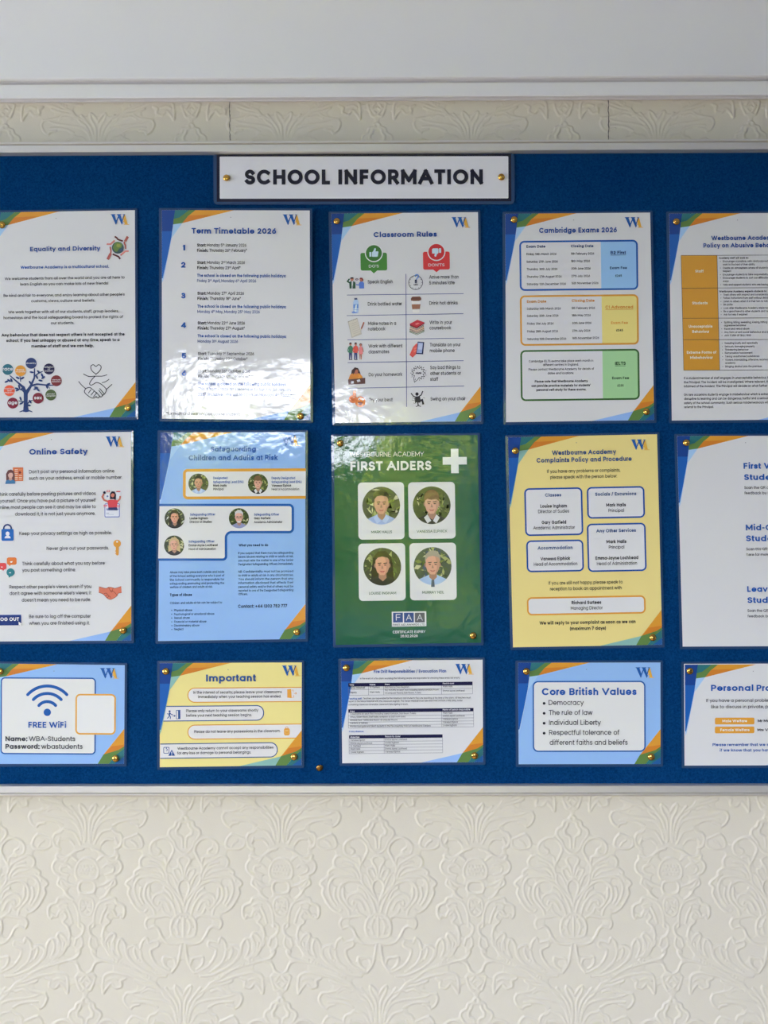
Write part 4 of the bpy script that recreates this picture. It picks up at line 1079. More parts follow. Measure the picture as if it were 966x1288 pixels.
def abusive():
    S = Sheet('laminated_notice', 'white policy notice with a column of four orange cells, cut by the right edge', 'notice',
              [(841.5, 268.7), (1026, 267.6), (1031.5, 527.4), (845, 529)])
    S.corners()
    S.use(820, 255, 4.52)
    h = S.part('heading'); h.t('Westbourne Academy', NAVY, 337, 700, 213, 25, 13.5); h.t('Policy on Abusive Behaviour', NAVY, 292, 748, 255, 25, 13.5)
    S.use(850, 310, 5.853)
    g = S.part('policy_table', 12); K = (64, 56, 50); O_ = (196, 142, 50)
    ys = [(66, 66), (308, 306), (529, 528), (688, 687), (912, 911)]
    L = [38, 44, 49, 53, 58]; R = [303, 308, 313, 317, 322]
    for i in range(4): g.poly([(L[i], ys[i][0]), (R[i], ys[i][1]), (R[i + 1], ys[i + 1][1]), (L[i + 1], ys[i + 1][0])], O_)
    for i in range(5): g.line([(L[i], ys[i][0]), (R[i], ys[i][1]), (900 + 5 * i, ys[i][1] - 3)], 3.2, K)
    g.line(list(zip(L, [y[0] for y in ys])), 3, K); g.line(list(zip(R, [y[1] for y in ys])), 3, K); g.line([(900, 63), (920, 908)], 3, K)
    c = S.part('table_headings')
    for s, a, b, y in (('Staff', 142, 203, 193), ('Students', 120, 233, 427), ('Unacceptable', 95, 269, 599), ('Behaviour', 120, 245, 637), ('Extreme Forms of', 80, 297, 790), ('Misbehaviour', 105, 271, 828)): c.t(s, (226, 218, 196), a, b, y, 20, 13)
    t = S.part('paragraph')
    t.t('Academy staff will work to:', BLK, 315, 533, 92, 14, 13); t.t('Westbourne Academy expects students to:', BLK, 318, 668, 338, 14, 13)
    for s, a, b, y, bu in (('Encourage a positive, calm and purposeful', 345, 690, 116, 1), ('work to the best of their ability', 345, 580, 140, 0), ('Create an atmosphere where all students feel', 345, 712, 165, 1), ('respect', 345, 405, 189, 0), ('Encourage students to take responsibility for', 345, 705, 214, 1),
                           ('Encourage students to sort out difficulties in', 346, 706, 238, 1), ('ways', 346, 387, 263, 0), ('Help and support students who are having', 347, 680, 288, 1), ('Treat others with respect and consideration', 349, 688, 362, 1), ('Follow instructions from staff without debate', 349, 694, 386, 1),
                           ('Listen to others when it is their turn to talk', 349, 676, 411, 1), ('Be polite', 350, 418, 435, 1), ('Look after Westbourne Academy equipment', 351, 690, 460, 1), ('Be a good friend to other students and new', 351, 694, 484, 1), ('Ask for help if required', 351, 525, 508, 1),
                           ('Spitting, biting, swearing, kissing, hitting or', 354, 694, 565, 1), ('aggressive behaviour', 354, 516, 588, 0), ('Racist and verbal abuse', 355, 540, 613, 1), ('Any form of anti social behaviour and dis', 356, 690, 638, 1), ('ANY FORM OF BULLYING', 357, 552, 662, 1),
                           ('Swearing loudly and repeatedly', 358, 602, 718, 1), ('Seriously damaging property', 359, 580, 743, 1), ('Threatening behaviour', 360, 534, 767, 1), ('Remorseless harassment', 360, 563, 791, 1), ('Taking unauthorised substances', 361, 614, 816, 1), ('Violent, intimidating, offensive, reckless', 362, 680, 841, 1),
                           ('academy', 362, 437, 865, 0), ('Bringing alcohol onto the premises', 363, 633, 890, 1)):
        t.t(s, BLK, a, b, y, 14, 10)
        if bu: z = t.z; t.disc(a - 18, y - 5, 2.6, BLK, n=8); t.z = z
    t = S.part('paragraph')
    for s, a, b, y in (('If a student/member of staff engages in unacceptable behaviour, he', 59, 694, 976), ('the Principal. The incident will be investigated. Where relevant, the', 59, 694, 1006), ('informed of the incident. The Principal will decide on what further a', 59, 690, 1036),
                       ('On rare occasions students engage in misbehaviour which is extreme', 59, 702, 1098), ('disruptive to learning and can be dangerous, hurtful and a serious', 60, 680, 1128), ('safety of the school community. Such serious misdemeanours will', 60, 682, 1159), ('referral to the Principal.', 60, 277, 1190)): t.t(s, BLK, a, b, y, 17, 10)
    S.build()
abusive()

# ------------------------------------------------------------------ middle row
def online():
    S = Sheet('laminated_notice', 'white online safety notice with padlock, key and handshake pictures', 'notice',
              [(-21.5, 545.2), (164.6, 543.3), (165.2, 805.7), (-18, 807)])
    S.corners(); S.crest(133, 549)
    S.use(0, 535, 4.6)
    S.part('heading').t('Online Safety', NAVY, 170, 507, 168, 32, 13)
    t = S.part('paragraph')
    for s, a, b, y in (("Don't post any personal information online", 169, 663, 276), ('such as your address, email or mobile number.', 169, 708, 313), ('Think carefully before posting pictures and videos', -14, 555, 406), ('of yourself. Once you have put a picture of yourself', -30, 555, 445),
                       ('online, most people can see it and may be able to', -13, 555, 482), ('download it, it is not just yours anymore.', 88, 553, 521), ('Keep your privacy settings as high as possible.', 112, 648, 633), ('Never give out your passwords.', 271, 630, 720), ('Think carefully about what you say before', 129, 607, 808), ('you post something online.', 129, 440, 846),
                       ("Respect other people's views, even if you", 55, 529, 943), ("don't agree with someone else's views, it", 57, 529, 980), ("doesn't mean you need to be rude.", 127, 527, 1019), ('Be sure to log off the computer', 169, 526, 1114), ('when you are finished using it.', 169, 520, 1153)): t.t(s, (44, 44, 48), a, b, y, 20, 9)
    p = S.part('key_icon', 14); K = (204, 144, 56); p.disc(678, 684, 22, K); p.disc(678, 673, 6, WHT, n=14); p.poly([(670, 700), (688, 700), (687, 748), (680, 754), (672, 748)], K); p.poly([(670, 722), (666, 728), (672, 733)], K); p.poly([(670, 736), (666, 742), (672, 747)], K)
    S.use(0, 575, 5.682)
    p = S.part('profile_card_icon', 14); p.poly([(92, 73), (166, 73), (166, 171), (92, 171)], (196, 108, 66))
    for y in (90, 104, 118, 132, 146, 158): p.line([(106, y), (128, y)], 5, (222, 196, 172)); p.line([(136, y), (158, y)], 4, (222, 196, 172) if y > 125 else (204, 128, 86))
    p.disc(143, 110, 9, (120, 54, 48)); p.poly([(46, 176), (44, 120), (58, 94), (80, 88), (100, 100), (106, 130), (106, 176)], (98, 62, 58)); p.poly([(38, 192), (44, 168), (64, 160), (90, 160), (108, 170), (110, 190)], (60, 108, 146)); p.poly([(66, 140), (86, 140), (88, 162), (76, 168), (64, 162)], (178, 138, 122)); p.disc(76, 126, 18, (196, 158, 142), 24); p.poly([(56, 128), (60, 104), (78, 98), (96, 106), (98, 128), (88, 112), (70, 112)], (98, 62, 58))
    p = S.part('phone_selfie_icon', 14); N = (64, 72, 116); p.rr(747, 330, 857, 431, 10, (116, 128, 176)); p.rr(753, 336, 851, 424, 6, (206, 208, 214)); p.poly([(760, 366), (848, 366), (846, 378), (762, 379)], (120, 130, 170))
    p.poly([(750, 262), (788, 262), (788, 298), (750, 298)], (208, 210, 214)); p.poly([(832, 250), (862, 250), (860, 292), (832, 292)], (208, 210, 214)); p.poly([(832, 242), (862, 242), (860, 250), (832, 250)], (196, 66, 70)); p.line([(740, 344), (768, 344)], 6, (196, 66, 70)); p.line([(740, 355), (765, 355)], 4, (196, 66, 70)); p.line([(832, 348), (858, 348)], 6, (196, 66, 70)); p.line([(834, 358), (856, 358)], 4, (196, 66, 70))
    p.line([(772, 318), (744, 306), (732, 284), (742, 262)], 13, (186, 108, 90)); p.line([(838, 318), (856, 300), (860, 278)], 12, (186, 108, 90)); p.poly([(768, 310), (788, 304), (826, 304), (844, 312), (834, 362), (776, 362)], (198, 70, 74)); p.poly([(774, 360), (836, 358), (840, 380), (776, 380)], (50, 54, 92))
    p.poly([(786, 300), (786, 262), (800, 244), (820, 246), (830, 268), (828, 306), (812, 300)], (44, 36, 44)); p.disc(806, 270, 13, (190, 112, 94), 17); p.poly([(792, 268), (798, 250), (816, 250), (820, 264), (806, 258)], (44, 36, 44)); p.poly([(736, 248), (752, 243), (757, 260), (742, 264)], (40, 40, 56)); p.line([(764, 380), (816, 380)], 3, (150, 156, 176)); p.disc(769, 280, 7, (110, 120, 160)); p.rr(764, 236, 786, 250, 4, (196, 84, 88)); p.rr(769, 239, 781, 246, 2, WHT); p.line([(760, 400), (780, 400)], 3, (110, 116, 140)); p.line([(760, 410), (815, 410)], 3, (160, 166, 180))
    p = S.part('padlock_icon', 14); p.arc(54, 510, 27, 180, 360, 11, (36, 52, 98)); p.line([(27, 508), (27, 530)], 11, (36, 52, 98)); p.line([(81, 508), (81, 530)], 11, (36, 52, 98)); p.rr(11, 513, 98, 598, 10, (36, 92, 164)); p.disc(55, 547, 14, (208, 210, 214), 15); p.poly([(33, 580), (38, 566), (50, 560), (62, 560), (72, 566), (78, 580)], (208, 210, 214))
    S.use(0, 690, 5.682)
    p = S.part('speech_bubbles_icon', 14); p.rr(50, 63, 119, 116, 14, (204, 112, 52)); p.poly([(62, 112), (80, 112), (70, 127)], (204, 112, 52)); p.rr(-20, 103, 46, 150, 14, (200, 66, 66)); p.poly([(14, 148), (32, 148), (24, 160)], (200, 66, 66)); p.disc(76, 170, 29, (48, 118, 124)); p.poly([(60, 190), (82, 196), (64, 208)], (48, 118, 124))
    p.poly([(72, 92), (92, 90), (86, 101), (76, 101)], (226, 214, 204)); p.line([(8, 132), (20, 132)], 5, (226, 214, 210)); p.line([(66, 173), (80, 173)], 5, (214, 222, 222))
    p = S.part('handshake_icon', 14); s1, s2 = (198, 112, 86), (128, 60, 48); p.poly([(708, 272), (724, 278), (756, 284), (776, 276), (800, 278), (824, 284), (852, 276), (866, 270), (870, 316), (846, 320), (838, 336), (818, 352), (790, 364), (766, 354), (738, 326), (706, 314)], s1)
    for P in ([(776, 276), (788, 300), (800, 310), (808, 284)], [(740, 326), (758, 318), (770, 330)], [(754, 340), (770, 330), (780, 340)], [(768, 352), (780, 340), (792, 350)], [(788, 300), (812, 306), (838, 334)], [(706, 314), (738, 326), (766, 354), (790, 364), (818, 352), (838, 336), (846, 320), (870, 316)], [(708, 272), (756, 284), (776, 276), (800, 278), (824, 284), (866, 270)]): p.line(smooth_line(P, 3), 3, s2)
    p = S.part('log_out_button', 14); p.rr(-42, 473, 153, 549, 12, (30, 50, 108)); p.rr(-42, 473, 153, 479, 3, (40, 66, 134)); p.z = 40; p.t('LOG OUT', (216, 218, 222), -13, 138, 517, 25, 13); p.z = 44; p.poly([(134, 522), (160, 538), (150, 542), (154, 552), (147, 554), (143, 545), (136, 550)], (226, 226, 226))
    S.build()
online()

def safeguarding():
    S = Sheet('laminated_notice', 'light blue safeguarding notice with five small round portraits', 'notice',
              [(203, 544.6), (384.5, 544.2), (384.2, 803.6), (198.8, 806.4)], (134, 170, 214), lean=1.0)
    S.corners(); S.crest(354, 548)
    S.use(190, 535, 4.6)
    h = S.part('heading'); h.t('Safeguarding', BLUE, 350, 610, 154, 29, 13.5); h.t('Children and Adults at Risk', BLUE, 223, 735, 204, 30, 13.5)
    S.use(200, 540, 5.084)
    E_ = 940
    p = S.part('orange_panel', 10); p.frame(158, 253, E_, 447, 30, 18, (202, 146, 56), (204, 204, 202), (1, 0, 0, 1))
    p = S.part('blue_panel', 10); B = (34, 86, 156)
    def L(i):
        o = lambda cx, cy, r, a0, a1: [(cx + r * math.cos(math.radians(a0 + (a1 - a0) * k / 7)), cy + r * math.sin(math.radians(a0 + (a1 - a0) * k / 7))) for k in range(8)]
        return [(8.5, 477 + i)] + o(834, 508, 31 - i, -90, 0) + o(834, 634, 31 - i, 0, 90) + o(466, 693, 28 + i, -90, -180)[0:] + o(410, 812, 28 - i, 0, 90) + [(-2 + (0 if i else 0), 840 - i)]
    p.poly(L(0), B); p.poly(L(15), (204, 204, 202))
    for x, y, k in ((257, 349, 'blue_shirt'), (636, 350, 'brown_bob'), (104, 570, 'dark_long'), (514, 569, 'grey_beard'), (100, 743, 'blonde_long')): S.portrait(x, y, 64, LOOK[k])
    t = S.part('caption')
    DBK = (40, 60, 100)
    for s, c, a, b, y, w_ in (('Designated', BLUE, 351, 442, 320, 12), ('Safeguarding Lead (DSL)', BLUE, 351, 543, 345, 12), ('Mark Halls', BLK, 351, 436, 368, 13), ('Principal', BLK, 351, 417, 391, 11), ('Deputy Designated', BLUE, 723, 873, 320, 12), ('Safeguarding Lead (DSL)', BLUE, 723, 914, 345, 12), ('Vanessa Elphick', BLK, 723, 848, 368, 13), ('Head of Accommodation', BLK, 723, 899, 391, 11),
                              ('Safeguarding Officer', BLUE, 203, 363, 552, 12), ('Louise Ingham', BLK, 200, 316, 576, 13), ('Director of Studies', BLK, 200, 341, 599, 11), ('Safeguarding Officer', BLUE, 611, 770, 552, 12), ('Gary Garfield', BLK, 611, 714, 576, 13), ('Academic Administrator', BLK, 611, 790, 600, 11),
                              ('Safeguarding Officer', BLUE, 193, 357, 724, 12), ('Emma-Jayne Lochhead', BLK, 193, 377, 748, 13), ('Head of Administration', BLK, 193, 366, 772, 11)): t.t(s, c, a, b, y, 15, w_)
    t = S.part('paragraph'); t.t('What you need to do', DBK, 512, 700, 748, 16, 13)
    S.use(200, 680, 5.084)
    t.t('Types of Abuse', (30, 44, 76), 72, 212, 354, 17, 13)
    for i, s in enumerate(('Abuse may take place both outside and inside', 'of the School setting; everyone who is part of', 'the School community is responsible for', 'safeguarding, promoting and protecting the')): t.t(s, DBK, 72, 419, 207 + 24 * i, 14, 10)
    t.t('welfare of children and adults at risk.', DBK, 72, 345, 302, 14, 10); t.t('Children and adults at risk can be subject to:', DBK, 72, 406, 403, 14, 10)
    for i, (s, b) in enumerate((('Physical abuse', 213), ('Psychological or emotional abuse', 355), ('Sexual abuse', 198), ('Financial or material abuse', 304), ('Discriminatory abuse', 259), ('Neglect', 157))):
        t.t(s, DBK, 98, b, 451 + 24.3 * i, 14, 10); z = t.z; t.disc(83, 446 + 24.3 * i, 3, DBK, n=8); t.z = z
    for s, y in (('If you suspect that there may be safeguarding', 85), ('issues/abuses relating to child or adults at risk,', 108), ('you must refer the matter to one of the Senior', 132), ('Designated Safeguarding Officers immediately.', 156), ('NB: Confidentiality must not be promised', 203), ('to child or adults at risk in any circumstances.', 227), ('You should inform the person that any', 251), ('information disclosed that affects their', 275),
                 ('personal safety and/or that of others must be', 300), ('reported to one of the Designated Safeguarding', 324)): t.t(s, DBK, 509, 860, y, 14, 10)
    t.t('Officers.', DBK, 509, 568, 348, 14, 10)
    S.part('contact_line').t('Contact: +44 1202 752 777', (30, 44, 76), 507, 820, 428, 21, 12.5)
    S.build()
safeguarding()

def first_aiders():
    S = Sheet('laminated_notice', 'dark green first aiders notice with white cross and four large portraits', 'notice',
              [(420, 548.7), (600.8, 547.2), (605.3, 808.4), (422.3, 811.2)], (28, 84, 54))
    S.use(405, 535, 4.519); W2 = (208, 212, 208)
    h = S.part('heading'); h.t('WESTBOURNE ACADEMY', W2, 158, 580, 178, 27, 8); h.t('FIRST AIDERS', W2, 162, 622, 256, 52, 14)
    S.part('white_cross', 12).poly(S.tilt([(733, 133), (776, 133), (776, 180), (823, 180), (823, 223), (776, 223), (776, 272), (733, 272), (733, 223), (686, 223), (686, 180), (733, 180)], 755, 202), W2)
    l = S.part('award_logo', 12); l.rr(397, 1058, 593, 1143, 1, (206, 206, 206)); l.rr(404, 1065, 460, 1120, 1, (44, 66, 120)); l.rr(466, 1065, 522, 1120, 1, (44, 66, 120)); l.rr(528, 1065, 584, 1120, 1, (84, 84, 90))
    l.z = 40; l.t('F', (206, 206, 210), 420, 446, 1109, 36, 7); l.t('A', (206, 206, 210), 478, 510, 1109, 36, 7); l.t('A', (206, 206, 210), 540, 572, 1109, 36, 7); l.t('FIRST AID AWARDS LTD', (60, 84, 70), 404, 586, 1138, 11, 11)
    c = S.part('caption'); c.t('CERTIFICATE EXPIRY', W2, 402, 588, 1181, 15, 11.5); c.t('28.02.2028', W2, 446, 544, 1204, 15, 11.5)
    S.use(445, 600, 6.9)
    for x0, y0, x1, y1 in ((38, 46, 438, 542), (474, 44, 880, 536), (42, 576, 448, 1073), (486, 572, 890, 1068)): S.part('portrait_card', 10).rr(x0, y0, x1, y1, 36, (204, 204, 202))
    for x, y, k, nm in ((238, 248, 'blue_shirt', 0), (676, 245, 'brown_bob', 1), (247, 778, 'dark_long', 2), (684, 772, 'grey_tie', 3)): S.portrait(x, y, 164, LOOK[k])
    c = S.part('caption')
    for s, a, b, y in (('MARK HALLS', 152, 332, 488), ('VANESSA ELPHICK', 546, 810, 482), ('LOUISE INGHAM', 133, 367, 1019), ('MURRAY NEIL', 594, 782, 1012)): c.t(s, (56, 92, 66), a, b, y, 23, 10.5)
    S.build()
first_aiders()

def complaints():
    S = Sheet('laminated_notice', 'pale yellow complaints policy notice with blue outlined name boxes', 'notice',
              [(638.8, 550.0), (826.4, 546.2), (833.1, 811), (645.3, 814.2)], (226, 198, 128))
    S.corners(True); S.crest(793.5, 552.8)
    S.use(625, 535, 4.493); NV = (44, 74, 120)
    h = S.part('heading'); h.t('Westbourne Academy', NV, 311, 672, 165, 26, 13.5); h.t('Complaints Policy and Procedure', NV, 224, 761, 206, 26, 13.5)
    for x0, y0, x1, y1, c in ((157, 353, 485, 623, DBL), (509, 346, 835, 525, DBL), (167, 648, 490, 828, DBL), (511, 553, 843, 826, DBL), (170, 966, 840, 1069, (204, 142, 52))): S.part('name_box', 12).frame(x0, y0, x1, y1, 28, 9, c, (204, 204, 204))
    n = S.part('box_headings'); t = S.part('paragraph')
    for s, a, b, y in (('Classes', 272, 363, 403), ('Accommodation', 230, 427, 701), ('Socials / Excursions', 555, 787, 397), ('Any Other Services', 561, 785, 604)): n.t(s, NV, a, b, y, 19, 13)
    for s, a, b, y, w_ in (('If you have any problems or complaints,', 283, 695, 266, 9), ('please speak with the person below:', 301, 678, 299, 9), ('Louise Ingham', 245, 395, 465, 13), ('Director of Sudies', 233, 408, 495, 9), ('Gary Garfield', 253, 391, 557, 13), ('Academic Administrator', 205, 440, 587, 9), ('Vanessa Elphick', 246, 413, 762, 13), ('Head of Accommodation', 209, 454, 792, 9),
                           ('Mark Halls', 617, 728, 459, 13), ('Principal', 630, 718, 490, 9), ('Mark Halls', 619, 731, 666, 13), ('Principal', 632, 719, 697, 9), ('Emma-Jayne Lochhead', 557, 798, 758, 13), ('Head of Administration', 565, 791, 789, 9), ('If you are still not happy, please speak to', 292, 710, 897, 9), ('reception to book an appointment with', 300, 704, 930, 9),
                           ('Richard Surtees', 422, 589, 1010, 13), ('Managing Director', 417, 597, 1041, 9), ('We will reply to your complaint as soon as we can', 241, 783, 1122, 13), ('(maximum 7 days)', 413, 614, 1156, 13)): t.t(s, BLK, a, b, y, 19, w_)
    S.build()
complaints()

def feedback():
    S = Sheet('laminated_notice', 'white notice of three blue student headings down its right side, middle row', 'notice',
              [(851.5, 548.4), (1037, 548), (1044, 812.4), (858.7, 813.3)])
    S.corners()
    S.use(830, 535, 4.522)
    h = S.part('heading'); t = S.part('paragraph')
    for s, a, b, y in (('First Week', 475, 741, 247), ('Student', 478, 682, 311), ('Mid-Course', 488, 772, 597), ('Student', 489, 693, 659), ('Leaving', 496, 686, 947), ('Student', 497, 701, 1010)): h.t(s, BLUE, a, b, y, 33, 13.5)
    for s, a, b, y in (('Scan the QR code', 479, 655, 362), ('feedback by Friday', 480, 672, 392), ('Scan this QR code', 490, 664, 711), ('here for more', 492, 622, 742), ('Scan the QR code', 497, 672, 1061), ('feedback by Friday', 498, 690, 1092)): t.t(s, BLK, a, b, y, 16, 9)
    S.build()
feedback()

# ------------------------------------------------------------------ lower row
def wifi():
    S = Sheet('laminated_notice', 'light blue free wifi notice with a large wifi symbol', 'notice',
              [(-18, 834.4), (157, 836.6), (156, 960.7), (-18, 961)], (134, 170, 214))
    S.corners(); S.crest(126, 840.2)
    S.use(0, 815, 4.954); B = (30, 82, 150)
    S.part('white_panel', 10).frame(4, 184, 597, 663, 26, 8, B, (206, 206, 202))
    S.part('orange_panel', 14).frame(470, 286, 722, 540, 30, 10, (206, 152, 64), (208, 208, 206))
    w_ = S.part('wifi_symbol', 12); w_.disc(295, 401, 23, B)
    for r, h in ((165, 47.6), (118.5, 47), (68, 50)): w_.arc(295, 402, r, -90 - h, -90 + h, 19, B, 24); [w_.disc(295 + r * math.cos(math.radians(a)), 402 + r * math.sin(math.radians(a)), 9.5, B, n=14) for a in (-90 - h, -90 + h)]
    S.part('heading').t('FREE WiFi', BLUE, 178, 412, 497, 37, 12.5)
    t = S.part('paragraph')
    for s, a, b, y, k in (('Name:', 35, 171, 580, 13), ('WBA-Students', 181, 469, 580, 8.5), ('Password:', 35, 247, 628, 13), ('wbastudents', 258, 515, 628, 8.5)): t.t(s, (50, 52, 58), a, b, y, 30, k)
    S.build()
wifi()

def important():
    S = Sheet('laminated_notice', 'pale yellow notice headed Important with four white rounded bands', 'notice',
              [(201, 834), (379.6, 833.2), (379.4, 962.5), (201, 965)], (228, 202, 130))
    S.corners(True, base=18); S.crest(354.7, 837)
    S.use(200, 830, 5.222); NV = (40, 74, 130)
    S.part('heading').t('Important', NV, 310, 636, 141, 46, 14)
    for x0, y0, x1, y1, c, cr in ((187, 180, 936, 279, ORG, (1, 0, 0, 1)), (8, 300, 690, 402, (36, 72, 126), (0, 1, 1, 0)), (187, 422, 936, 520, ORG, (1, 0, 0, 1)), (8, 545, 780, 645, (36, 72, 126), (0, 1, 1, 0))): S.part('text_band', 8.5).frame(x0, y0, x1, y1, 48, 6, c, (206, 204, 202), cr)
    t = S.part('paragraph')
    for s, a, b, y in (('In the interest of security, please leave your classrooms', 226, 807, 220), ('immediately when your teaching session has ended.', 258, 802, 249), ('Please only return to your classrooms shortly', 179, 652, 341), ('before your next teaching session begins.', 179, 609, 371), ('Please do not leave any possessions in the classroom.', 231, 798, 477),
                       ('Westbourne Academy cannot accept any responsibilities', 121, 752, 586), ('for any loss or damage to personal belongings.', 121, 605, 617)): t.t(s, BLK, a, b, y, 18, 10)
    p = S.part('open_door_icon', 14); O_ = (206, 146, 58); p.poly([(842, 194), (868, 191), (872, 251), (843, 248)], O_); p.line([(872, 198), (882, 198), (882, 212)], 3, O_); p.line([(874, 247), (884, 246), (884, 232)], 3, O_); p.line([(886, 221), (903, 219)], 3, O_); p.line([(896, 212), (904, 219), (897, 227)], 3, O_)
    p = S.part('walking_in_icon', 14); p.disc(70, 338, 7, NV, n=14); p.line([(72, 346), (68, 366)], 10, NV); p.line([(72, 350), (60, 356), (54, 352)], 4.5, NV); p.line([(74, 350), (84, 360), (92, 357)], 4.5, NV); p.line([(68, 366), (76, 374), (74, 388)], 5.5, NV); p.line([(68, 366), (62, 378), (54, 384)], 5.5, NV); p.line([(88, 368), (106, 367)], 4, NV); p.line([(100, 361), (107, 367), (101, 373)], 4, NV); p.poly([(112, 330), (140, 328), (141, 388), (113, 389)], NV); p.poly([(116, 334), (126, 333), (126, 385), (117, 385)], (206, 204, 202))
    p = S.part('rucksack_icon', 14); p.arc(839, 448, 9, 180, 360, 3, O_); p.rr(821, 448, 859, 496, 12, O_); p.line([(830, 462), (850, 461)], 3, (226, 196, 140)); p.rr(829, 470, 851, 486, 3, (222, 180, 110)); p.rr(831, 472, 849, 484, 2, O_)
    p = S.part('damage_warning_icon', 14); p.rr(29, 572, 68, 615, 7, NV); p.rr(33, 576, 64, 611, 5, (206, 204, 202)); p.line([(52, 572), (47, 582), (56, 588), (50, 600)], 4, NV); p.poly([(84, 589), (106, 629), (61, 630)], NV); p.line([(84, 603), (84, 616)], 5, (226, 226, 226)); p.disc(84, 623, 3, (226, 226, 226), n=10)
    S.build()
important()

def fire_drill():
    S = Sheet('laminated_notice', 'white fire drill notice of three small tables with black header bars', 'notice',
              [(428.9, 831.2), (607.0, 829.8), (607.7, 958.6), (430.5, 960.0)])
    S.corners(); S.crest(572.6, 835)
    S.use(430, 830, 5.52)
    S.part('heading').t('Fire Drill Responsibilities / Evacuation Plan', NAVY, 222, 724, 89, 21, 12.5)
    t = S.part('paragraph'); HB = (26, 26, 58); LN = (96, 96, 112); DK = (56, 56, 66)
    t.t('In the event of a fire alarm sounding, the following people are responsible for checking these areas are empty:', DK, 127, 820, 132, 12, 9.5)
    def table(x0, x1, ys, cols, hb, sl):
        g = S.part('table', 12); xm = (x0 + x1) / 2; Y = lambda x, y: y - sl * (x - xm)
        g.poly([(x0, Y(x0, hb[0])), (x1, Y(x1, hb[0])), (x1, Y(x1, hb[1])), (x0, Y(x0, hb[1]))], HB)
        for y in ys: g.line([(x0, Y(x0, y)), (x1, Y(x1, y))], 2, LN)
        for x in [x0, x1] + cols: g.line([(x, Y(x, hb[1])), (x + (ys[-1] - hb[1]) * .01, Y(x, ys[-1]))], 2, LN)
    table(45, 907, [202, 241], [184, 290, 692], (156, 181), .012)
    table(45, 914, [385, 407, 428, 449, 469], [693], (338, 362), .011)
    table(50, 699, [565, 586, 607, 627, 648], [293], (520, 543), .010)
    w_ = S.part('table_headings'); WH = (206, 206, 212)
    for s, a, b, y in (('Title', 53, 84, 179), ('Name', 193, 233, 177), ('Area', 298, 331, 175), ('Person to cover', 700, 779, 168), ('Area', 55, 88, 362), ('Name of person responsible', 700, 890, 350), ('Absentee', 58, 122, 541), ('Person to cover', 300, 406, 537)): w_.t(s, WH, a, b, y, 12, 11)
    for s, a, b, y, k in (('Senior Marshall', 53, 160, 199, 12), ('G. Garfield', 195, 262, 196, 9.5), ('Exit Point & Class Registers', 298, 468, 194, 9.5), ('Mark Halls', 702, 768, 189, 9.5), ('Deputy', 55, 103, 231, 12), ('Mark Halls', 195, 263, 229, 9.5), ('ALL ROOMS on each floor including toilets/corridors, Room', 298, 672, 213, 9.5), ('1 (Computer Room), Sick Room, Toilets', 298, 550, 234, 9.5), ('Emma-Jayne Lochhead', 702, 852, 219, 9.5),
                          ('Teachers are responsible for the classroom and students they are teaching at the time of the alarm. All teachers must', 147, 894, 270, 9.5), ('report to the Senior Marshall with the classroom register. The Senior Marshall must take the EVACUATION / FIRE DRILL folder', 46, 838, 290, 9.5), ('containing classroom timetable, classroom lists, signing in book.', 46, 460, 314, 9.5),
                          ('Classrooms on each floor including toilets/corridors, Sick Room, Toilets', 57, 515, 378, 9.5), ('Office, Green Room, Staff toilet, reception & Staff room area', 57, 440, 400, 9.5), ('Ground Floor Toilets and Room 1 (Computer Room)', 57, 385, 422, 9.5), ('Gardens & Garden', 57, 180, 443, 9.5), ('Monitor front gate and direct students to the Fire Assembly Point at Westbourne Gardens', 57, 617, 464, 9.5),
                          ('Mark Halls', 702, 768, 373, 9.5), ('Emma Jayne Lochhead', 702, 852, 393, 9.5), ('Vanessa Elphick', 702, 806, 415, 9.5), ('Vanessa Elphick', 702, 806, 437, 9.5), ('Louise Ingham', 702, 798, 459, 9.5), ('Vanessa Elphick', 60, 161, 562, 9.5), ('Emma-Jayne Lochhead', 300, 452, 558, 9.5), ('Emma-Jayne Lochhead', 60, 210, 583, 9.5), ('Louise Ingham', 300, 396, 579, 9.5),
                          ('G. Garfield', 60, 130, 603, 9.5), ('Mark Halls', 300, 370, 600, 9.5), ('Mark Halls', 60, 128, 624, 9.5), ('Emma Jayne Lochhead', 300, 452, 621, 9.5), ('Louise Ingham', 60, 153, 645, 9.5), ('Vanessa Elphick', 300, 405, 642, 9.5)): t.t(s, DK, a, b, y, 12, k)
    n = S.part('paragraph'); n.t('Teaching staff:', (50, 90, 160), 46, 140, 274, 12, 12.5); n.t('In any absence:', (50, 90, 160), 50, 152, 502, 12, 12.5)
    S.build()
fire_drill()

def values():
    S = Sheet('laminated_notice', 'light blue notice listing core British values in a white outlined box', 'notice',
              [(651.6, 833.6), (830.7, 833.2), (831, 961), (652.3, 961.3)], (134, 170, 214))
    S.corners(); S.crest(799.4, 839.3)
    S.use(630, 815, 2.875)
    S.part('white_panel', 10).frame(115, 119, 523, 376, 20, 5, (32, 84, 150), (205, 205, 202))
    S.part('heading').t('Core British Values', BLUE, 148, 490, 170, 25, 13.5)
    t = S.part('bullet_list')
    for s, a, b, y in (('Democracy', 172, 299, 206), ('The rule of law', 173, 331, 242), ('Individual Liberty', 174, 361, 278), ('Respectful tolerance of', 174, 428, 314), ('different faiths and beliefs', 176, 458, 350)): t.t(s, BLK, a, b, y, 18, 9)
    for y in (200, 236, 272, 308): t.z = 39; t.disc(156, y, 5, BLK, n=14)
    S.build()
values()

